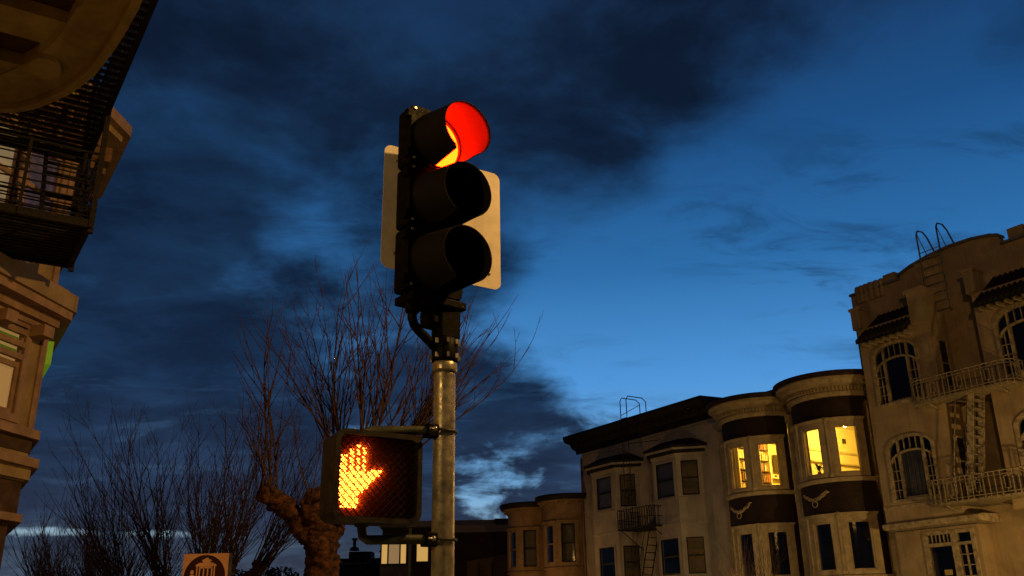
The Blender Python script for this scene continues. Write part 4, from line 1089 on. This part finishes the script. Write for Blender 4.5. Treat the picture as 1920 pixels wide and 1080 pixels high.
def shoot(mb, p, d, L, r0, rng, level=0, lift=.07):
    """a crooked rod that bends upwards and carries finer side twigs"""
    n = 12 if level == 0 else 6; P = [Vector(p)]; d = Vector(d).normalized(); side = []
    bend = Vector((rng.uniform(-.05, .05), rng.uniform(-.05, .05), 0))
    for i in range(n):
        if rng.random() < .25: bend = Vector((rng.uniform(-.06, .06), rng.uniform(-.06, .06), 0))
        d = (d + bend + Vector((rng.uniform(-.07, .07), rng.uniform(-.07, .07), rng.uniform(0, lift * 1.6)))).normalized()
        P.append(P[-1] + d * (L / n))
        if level < 2 and 0 < i < n - 1 and rng.random() < (.40, .28)[level]: side.append((P[-1].copy(), d.copy(), i))
    rr = [max(.0024, r0 * (1 - .8 * i / n)) for i in range(n + 1)]
    mb.tube(P, rr, 5 if level == 0 else 4)
    for k in range(3, n, 3): mb.lathe(tuple(P[k]), [(.001, -rr[k] * 2), (rr[k] * 1.7, 0), (.001, rr[k] * 2)], 4)      # buds and nodes
    for q, dd, i in side:
        a = Vector((rng.uniform(-1, 1), rng.uniform(-1, 1), rng.uniform(-.1, .4))).normalized()
        shoot(mb, q, dd + a * .75, L * (1 - i / n * .6) * rng.uniform(.3, .6), r0 * (.62 - .02 * i), rng, level + 1, .09)
def pollard(label, base, trunk, rads, limbs, heads, seed, group='pollarded street trees'):
    rng = random.Random(seed)
    t = thing('pollarded_tree', label, 'tree', (base[0], base[1], 0), 0, group)
    off = Vector((base[0], base[1], 0))
    m = MB(); bark_tube(m, [Vector(p) - off for p in trunk], rads, 24, 18, .15)
    m.build('trunk', 'bark', t)
    for pts, rr in limbs:
        m = MB(); bark_tube(m, [Vector(p) - off for p in pts], rr, 18, 14, .19); knob(m, Vector(pts[-1]) - off, rr[-1] * 1.15)
        for _ in range(5):
            tt = rng.uniform(.45, 1.05); q_ = Vector(pts[1]).lerp(Vector(pts[2]), tt) - off
            knob(m, q_ + Vector((rng.uniform(-.09, .09), rng.uniform(-.09, .09), rng.uniform(-.07, .09))), rng.uniform(.05, .095))
        m.build('limb', 'bark', t)
    br = MB()
    for (p, n, lean, spread, L0, L1, r0) in heads:
        for i in range(n):
            a = rng.uniform(0, 2 * PI); s = spread * math.sqrt(rng.random())
            d = Vector((lean[0] + s * math.cos(a), lean[1] + s * math.sin(a), 1.0))
            q = Vector(p) - off + Vector((rng.uniform(-.13, .13), rng.uniform(-.13, .13), rng.uniform(-.02, .1)))
            shoot(br, q, d, rng.uniform(L0, L1), r0 * rng.uniform(.7, 1.1), rng)
    br.build('branches', 'twig', t)
    return t
b1 = at(604, 1080, 11.5); b1.z = 0
ha, hb, hc, hd_, he = at(500, 925, 11.4), at(588, 935, 11.35), at(630, 850, 11.6), at(745, 862, 11.8), at(690, 838, 11.2)
tr = [(b1.x, b1.y, -.05), (b1.x, b1.y, .5), (b1.x + .02, b1.y, 1.5), (b1.x, b1.y, 2.3), at(603, 1010, 11.5), at(610, 965, 11.5)]
pollard('pollarded bare street tree with thick knobbly trunk behind the pedestrian signal', b1, tr, [.29, .23, .20, .195, .21, .22],
        [([at(592, 1005, 11.5), at(548, 965, 11.45), ha], [.17, .12, .105]), ([at(600, 990, 11.5), at(592, 955, 11.4), hb], [.2, .16, .11]), ([at(615, 980, 11.5), at(640, 900, 11.55), hc], [.2, .15, .12]), ([at(618, 975, 11.5), at(680, 905, 11.7), hd_], [.18, .13, .11]), ([at(615, 975, 11.5), at(660, 890, 11.3), he], [.17, .12, .1])],
        [(ha, 5, (.05, 0), .22, 1.8, 2.6, .016), (ha, 5, (-.45, 0), .45, .9, 1.7, .011), (ha, 6, (.1, 0), 1.2, .6, 1.3, .008), (hb, 4, (-.2, 0), .5, .8, 1.7, .010),
         (hc, 9, (-.50, 0), .3, 1.4, 2.3, .013), (hc, 10, (-.12, 0), .35, 1.6, 2.6, .015), (he, 13, (.14, 0), .42, 1.6, 2.8, .016), (he, 6, (.5, 0), .7, .9, 1.8, .010),
         (hd_, 8, (.55, .1), .4, 1.4, 2.4, .015), (hd_, 14, (.95, .1), .4, 1.4, 2.3, .014), (hd_, 7, (1.5, .1), .6, .9, 1.6, .011)], 11)
def wild_pollard(label, a, o, seed, nsh, hmax):
    p = street(-a, o); rng = random.Random(seed)
    heads, limbs = [], []
    for k in range(6):
        an = 2 * PI * k / 6 + rng.uniform(-.3, .3); rr = rng.uniform(.55, 1.25)
        h = Vector((p.x + rr * math.cos(an), p.y + rr * math.sin(an), rng.uniform(2.2, 2.9)))
        limbs.append(([Vector((p.x, p.y, 1.5)), Vector((p.x, p.y, 1.9)).lerp(h, .5), h], [.16, .12, .10]))
        heads.append((h, nsh // 2, (.9 * math.cos(an), .6 * math.sin(an)), .9, hmax * .25, hmax * .7, .009)); heads.append((h, nsh, (.55 * math.cos(an), .4 * math.sin(an)), .45, hmax * .5, hmax, .013))
    return pollard(label, p, [(p.x, p.y, -.05), (p.x, p.y, .8), (p.x, p.y, 1.6), (p.x, p.y, 2.0)], [.26, .21, .2, .17], limbs, heads, seed)
wild_pollard('bare tree with a dense fan of upright twigs behind the cable car sign', 17.2, 4.4, 5, 24, 3.1)
wild_pollard('smaller bare tree with thin twigs farther left along the pavement', 24.0, 4.0, 8, 20, 2.3)
wild_pollard('farthest bare tree with twigs between the sign and the ochre house', 32.0, 4.6, 9, 16, 2.2)

tp = FO + SX * -3.6 + SY * -3.4; rng_ = random.Random(4)
hds = [Vector((tp.x + .5 * math.cos(k * 1.3), tp.y + .5 * math.sin(k * 1.3), 2.3 + .1 * k)) for k in range(5)]
pollard('slender bare tree in front of the dark brown house', tp, [(tp.x, tp.y, -.05), (tp.x, tp.y, 1.0), (tp.x, tp.y, 1.7)], [.12, .09, .08], [([Vector((tp.x, tp.y, 1.5)), Vector((tp.x, tp.y, 2.0)).lerp(h, .5), h], [.07, .05, .05]) for h in hds],
        [(h, 9, (.3 * math.cos(k * 1.3), .3 * math.sin(k * 1.3)), .6, .9, 2.1, .011) for k, h in enumerate(hds)], 21)

# ================================================================== far buildings
M['far_dark'] = mat('dark_shingle', (.055, .035, .028), .85, .2, 1.5)
M['far_grey'] = mat('grey_siding', (.14, .13, .12), .85, .15, 1.5)
M['far_tan_lit'] = mat('tan_far_wall_lit', (.17, .11, .06), .85, .15, 1)  # lighter tone stands for the lit part of the wall
M['far_trim'] = mat('pale_far_trim', (.32, .28, .24), .8, .1, 2)
M['far_lit'] = mat('far_lit_window', (.6, .5, .3), .9, 0, emit=(1, .58, .16), estr=.55)
M['far_lit2'] = mat('far_lit_blind', (.6, .5, .4), .9, 0, emit=(.75, .46, .2), estr=.32)
FB = thing('flat_roofed_house', 'dark flat roofed modern house with lit corner windows behind the post', 'house', (-4.6, 60, 0))
MB().box(-3.75, 4.2, 0, 9, 0, 8.0).build('wall', 'far_dark', FB)
MB().box(-2.2, 4.4, -.6, 9.2, 8.0, 8.35).build('roof', 'far_trim', FB)
MB().box(-3.9, -2.2, -.25, 9.2, 8.0, 8.12).build('roof', 'far_grey', FB)
MB().box(-3.85, -2.0, -.05, -.001, 0, 5.75).build('panel', 'far_grey', FB)
for xx in (-2.0, -.45, 1.0): MB().box(xx - .09, xx + .09, -.12, 0, 0, 7.98).build('post', 'far_trim', FB)
w = MB(); w.box(-3.80, -2.15, -.06, -.002, 5.74, 5.84); w.box(-3.80, -2.15, -.06, -.002, 7.12, 7.22)
for xx in (-3.80, -3.36, -2.62, -2.20): w.box(xx - .04, xx + .04, -.06, -.002, 5.84, 7.12)
w = w.build('window', 'sash_dark', FB)
for a, b, m in ((-3.75, -3.41, 'far_lit'), (-3.31, -2.67, 'far_lit2'), (-2.57, -2.25, 'far_lit')): MB().box(a, b, -.03, -.01, 5.86, 7.10).build('pane', m, w)
w = MB().box(-1.68, -.78, -.05, -.003, 5.86, 5.96).box(-1.68, -1.58, -.05, -.003, 5.96, 7.08).box(-.88, -.78, -.05, -.003, 5.96, 7.08).box(-1.68, -.78, -.05, -.003, 7.08, 7.18).build('window', 'sash_dark', FB)
MB().box(-1.57, -.89, -.03, -.01, 5.97, 7.07).build('pane', 'far_lit', w)
FB2 = thing('flat_roofed_house', 'dark flat roofed house between the post and the ochre row house', 'house', (-.0, 57, 0))
MB().box(-3.6, 2.4, 0, 8, 0, 7.35).build('wall', 'far_dark', FB2)
MB().box(-3.75, 2.6, -.2, 8.2, 7.35, 7.75).build('roof', 'far_trim', FB2)
MB().prism([(-2.9, 0), (2.35, 0), (2.35, 6.5), (1.9, 6.45), (-2.9, 5.7)], -.16, -.002).build('lit_wall_patch', 'far_tan_lit', FB2)  # lit lower wall built as a lighter slab, sloping top is the shadow edge
for xx in (-2.2, -1.4): MB().box(xx - .05, xx + .05, -.22, -.17, 0, 5.6).build('downpipe', 'far_dark', FB2)
HV = thing('rooftop_unit', 'black rooftop ventilation unit on the flat roof beside the ochre house', 'roof unit', (-.75, 58, 7.75))
MB().box(-.55, .6, 0, 1, 0, .12).box(-.4, .5, .1, .9, .12, .42).build('casing', 'hvac', HV)
MB().box(-.55, .62, -.02, 1.02, .42, .5).build('lid', 'hvac', HV)
LB = thing('low_house', 'low dark house with roof vents beside the tree trunk', 'house', (-12.4, 72, 0))
MB().box(-3.2, -1.0, 0, 8, 0, 6.9).build('wall', 'far_dark', LB); MB().box(-.99, 2.4, -1, 7, 0, 6.6).build('wall', 'far_dark', LB)
MB().box(-3.3, -.9, -.1, 8.1, 6.9, 7.05).build('roof', 'far_grey', LB); MB().box(-.89, 2.5, -1.1, 7.1, 6.6, 6.75).build('roof', 'far_grey', LB)
MB().box(-2.2, -.95, -.2, -.101, 5.2, 5.32).box(-2.25, -2.15, -.2, -.101, 0, 5.9).box(-1.3, -1.2, -1.2, -.9, 0, 6.5).build('trim', 'far_grey', LB)
for xx, h in ((-2.3, .95), (1.1, .75), (2.1, 1.0)):
    c = MB(); c.lathe((xx, 2, 6.7), [(.22, 0), (.22, .35), (.12, .4), (.10, h), (.2, h + .02), (.2, h + .12)], 10); c.build('flue', 'hvac', LB)
LB2 = thing('far_house', 'distant dark roofline with chimneys beyond the low house', 'house', (-12.5, 95, 0))
MB().box(-5, 4, 0, 8, 0, 8.9).box(-4.3, -2.0, 2, 4, 8.9, 9.7).box(.5, 1.5, 2, 4, 8.9, 9.4).build('wall', 'far_dark', LB2)
MB().lathe((-3.6, 1, 9.7), [(.5, 0), (.4, .3), (.16, .4), (.16, 1.0), (.3, 1.02), (.3, 1.2)], 8).build('chimney_pot', 'hvac', LB2)
M['far_leaf'] = mat('dark_evergreen', (.022, .028, .016), .8, .3, 2)
for (px, pt, Yd, w_, lab) in ((480, 1066, 70, 2.6, 'round dark evergreen tree low behind the cable car sign'), (535, 1070, 78, 2.4, 'dark evergreen tree top just left of the pollarded trunk'), (455, 1073, 84, 2.0, 'small dark tree top beside the cable car sign')):
    top_ = at(px, pt, Yd); rng = random.Random(px)
    t = thing('evergreen_tree', lab, 'tree', (top_.x, top_.y, 0), 0, 'far evergreen trees')
    MB().tube([(0, 0, 0), (.1, 0, 2.5), (0, .1, top_.z - 1.5)], [.3, .22, .1], 8).build('trunk', 'bark', t)
    m = MB()
    for i in range(2200):
        a, b, r_ = rng.uniform(0, 2 * PI), math.acos(rng.uniform(-1, 1)), rng.uniform(.5, 1) ** .5
        c = Vector((w_ * r_ * math.sin(b) * math.cos(a), w_ * r_ * math.sin(b) * math.sin(a), 1.9 * r_ * math.cos(b)))
        c *= 1 + .35 * noise.noise(c * .9 + Vector((px, 0, 0))); c.z += top_.z - 1.9
        u = Vector((rng.uniform(-1, 1), rng.uniform(-1, 1), rng.uniform(-1, 1))).normalized(); v_ = u.orthogonal().normalized(); s = rng.uniform(.10, .2)
        m.add([c - u * s, c + v_ * s * .5, c + u * s, c - v_ * s * .5], [(0, 1, 2, 3)])
    m.build('crown', 'far_leaf', t)

# ================================================================== sodium street lamps (their glow is what lights the street)
M['lamp_metal'] = mat('lamp_post_paint', (.06, .06, .055), .5, .15, 8)
M['lamp_lens'] = mat('sodium_lens', (.8, .5, .2), .4, 0, emit=(1, .55, .14), estr=18)
def street_lamp(p, h, arm, watts, label, col=(1, .60, .18), size=.12):
    t = thing('street_lamp', label, 'street lamp', (p.x, p.y, 0), 0, 'sodium street lamps')
    a = Vector(arm)
    MB().lathe((0, 0, 0), [(.16, 0), (.15, .4), (.09, .5), (.075, h * .6), (.05, h)], 14).build('post', 'lamp_metal', t)
    MB().tube([(0, 0, h - .05), tuple(a * .3 + Vector((0, 0, h + .18))), tuple(a * .75 + Vector((0, 0, h + .25))), tuple(a + Vector((0, 0, h + .22)))], .03, 8).build('arm', 'lamp_metal', t)
    c = a + Vector((0, 0, h + .2))
    MB().lathe(tuple(c), [(.20, -.0), (.19, .05), (.10, .14), (.02, .17)], 16).build('lamp_head', 'lamp_metal', t)
    MB().lathe(tuple(c), [(.02, -.13), (.12, -.10), (.18, -.03), (.185, -.003)], 16).build('lens', 'lamp_lens', t)
    ld = bpy.data.lights.new('sodium_glow', 'POINT'); ld.energy = watts; ld.color = col; ld.shadow_soft_size = size
    lo = bpy.data.objects.new('sodium_glow', ld); COL.objects.link(lo); lo.parent = t; lo.location = c + Vector((0, 0, -.28))
street_lamp(street(-1.0, 5.1), 8.0, SY * .8, 2000, 'tall sodium street lamp on the near corner beside the viewer', (1, .53, .14))
street_lamp(street(-10.2, 22.7), 2.7, SY * -.4, 850, 'sodium street lamp by the kerb below the tan house')
street_lamp(street(-22.4, 21.9), 2.7, SY * -.5, 190, 'sodium street lamp by the kerb below the dark brown house', (1, .66, .26))
street_lamp(street(-36.0, 21.9), 3.4, SY * -.6, 190, 'sodium street lamp by the kerb below the ochre house', (1, .50, .12))
street_lamp(street(-.6, -5.0), 4.6, SX * -.6, 520, 'sodium street lamp in the side street before the left house')
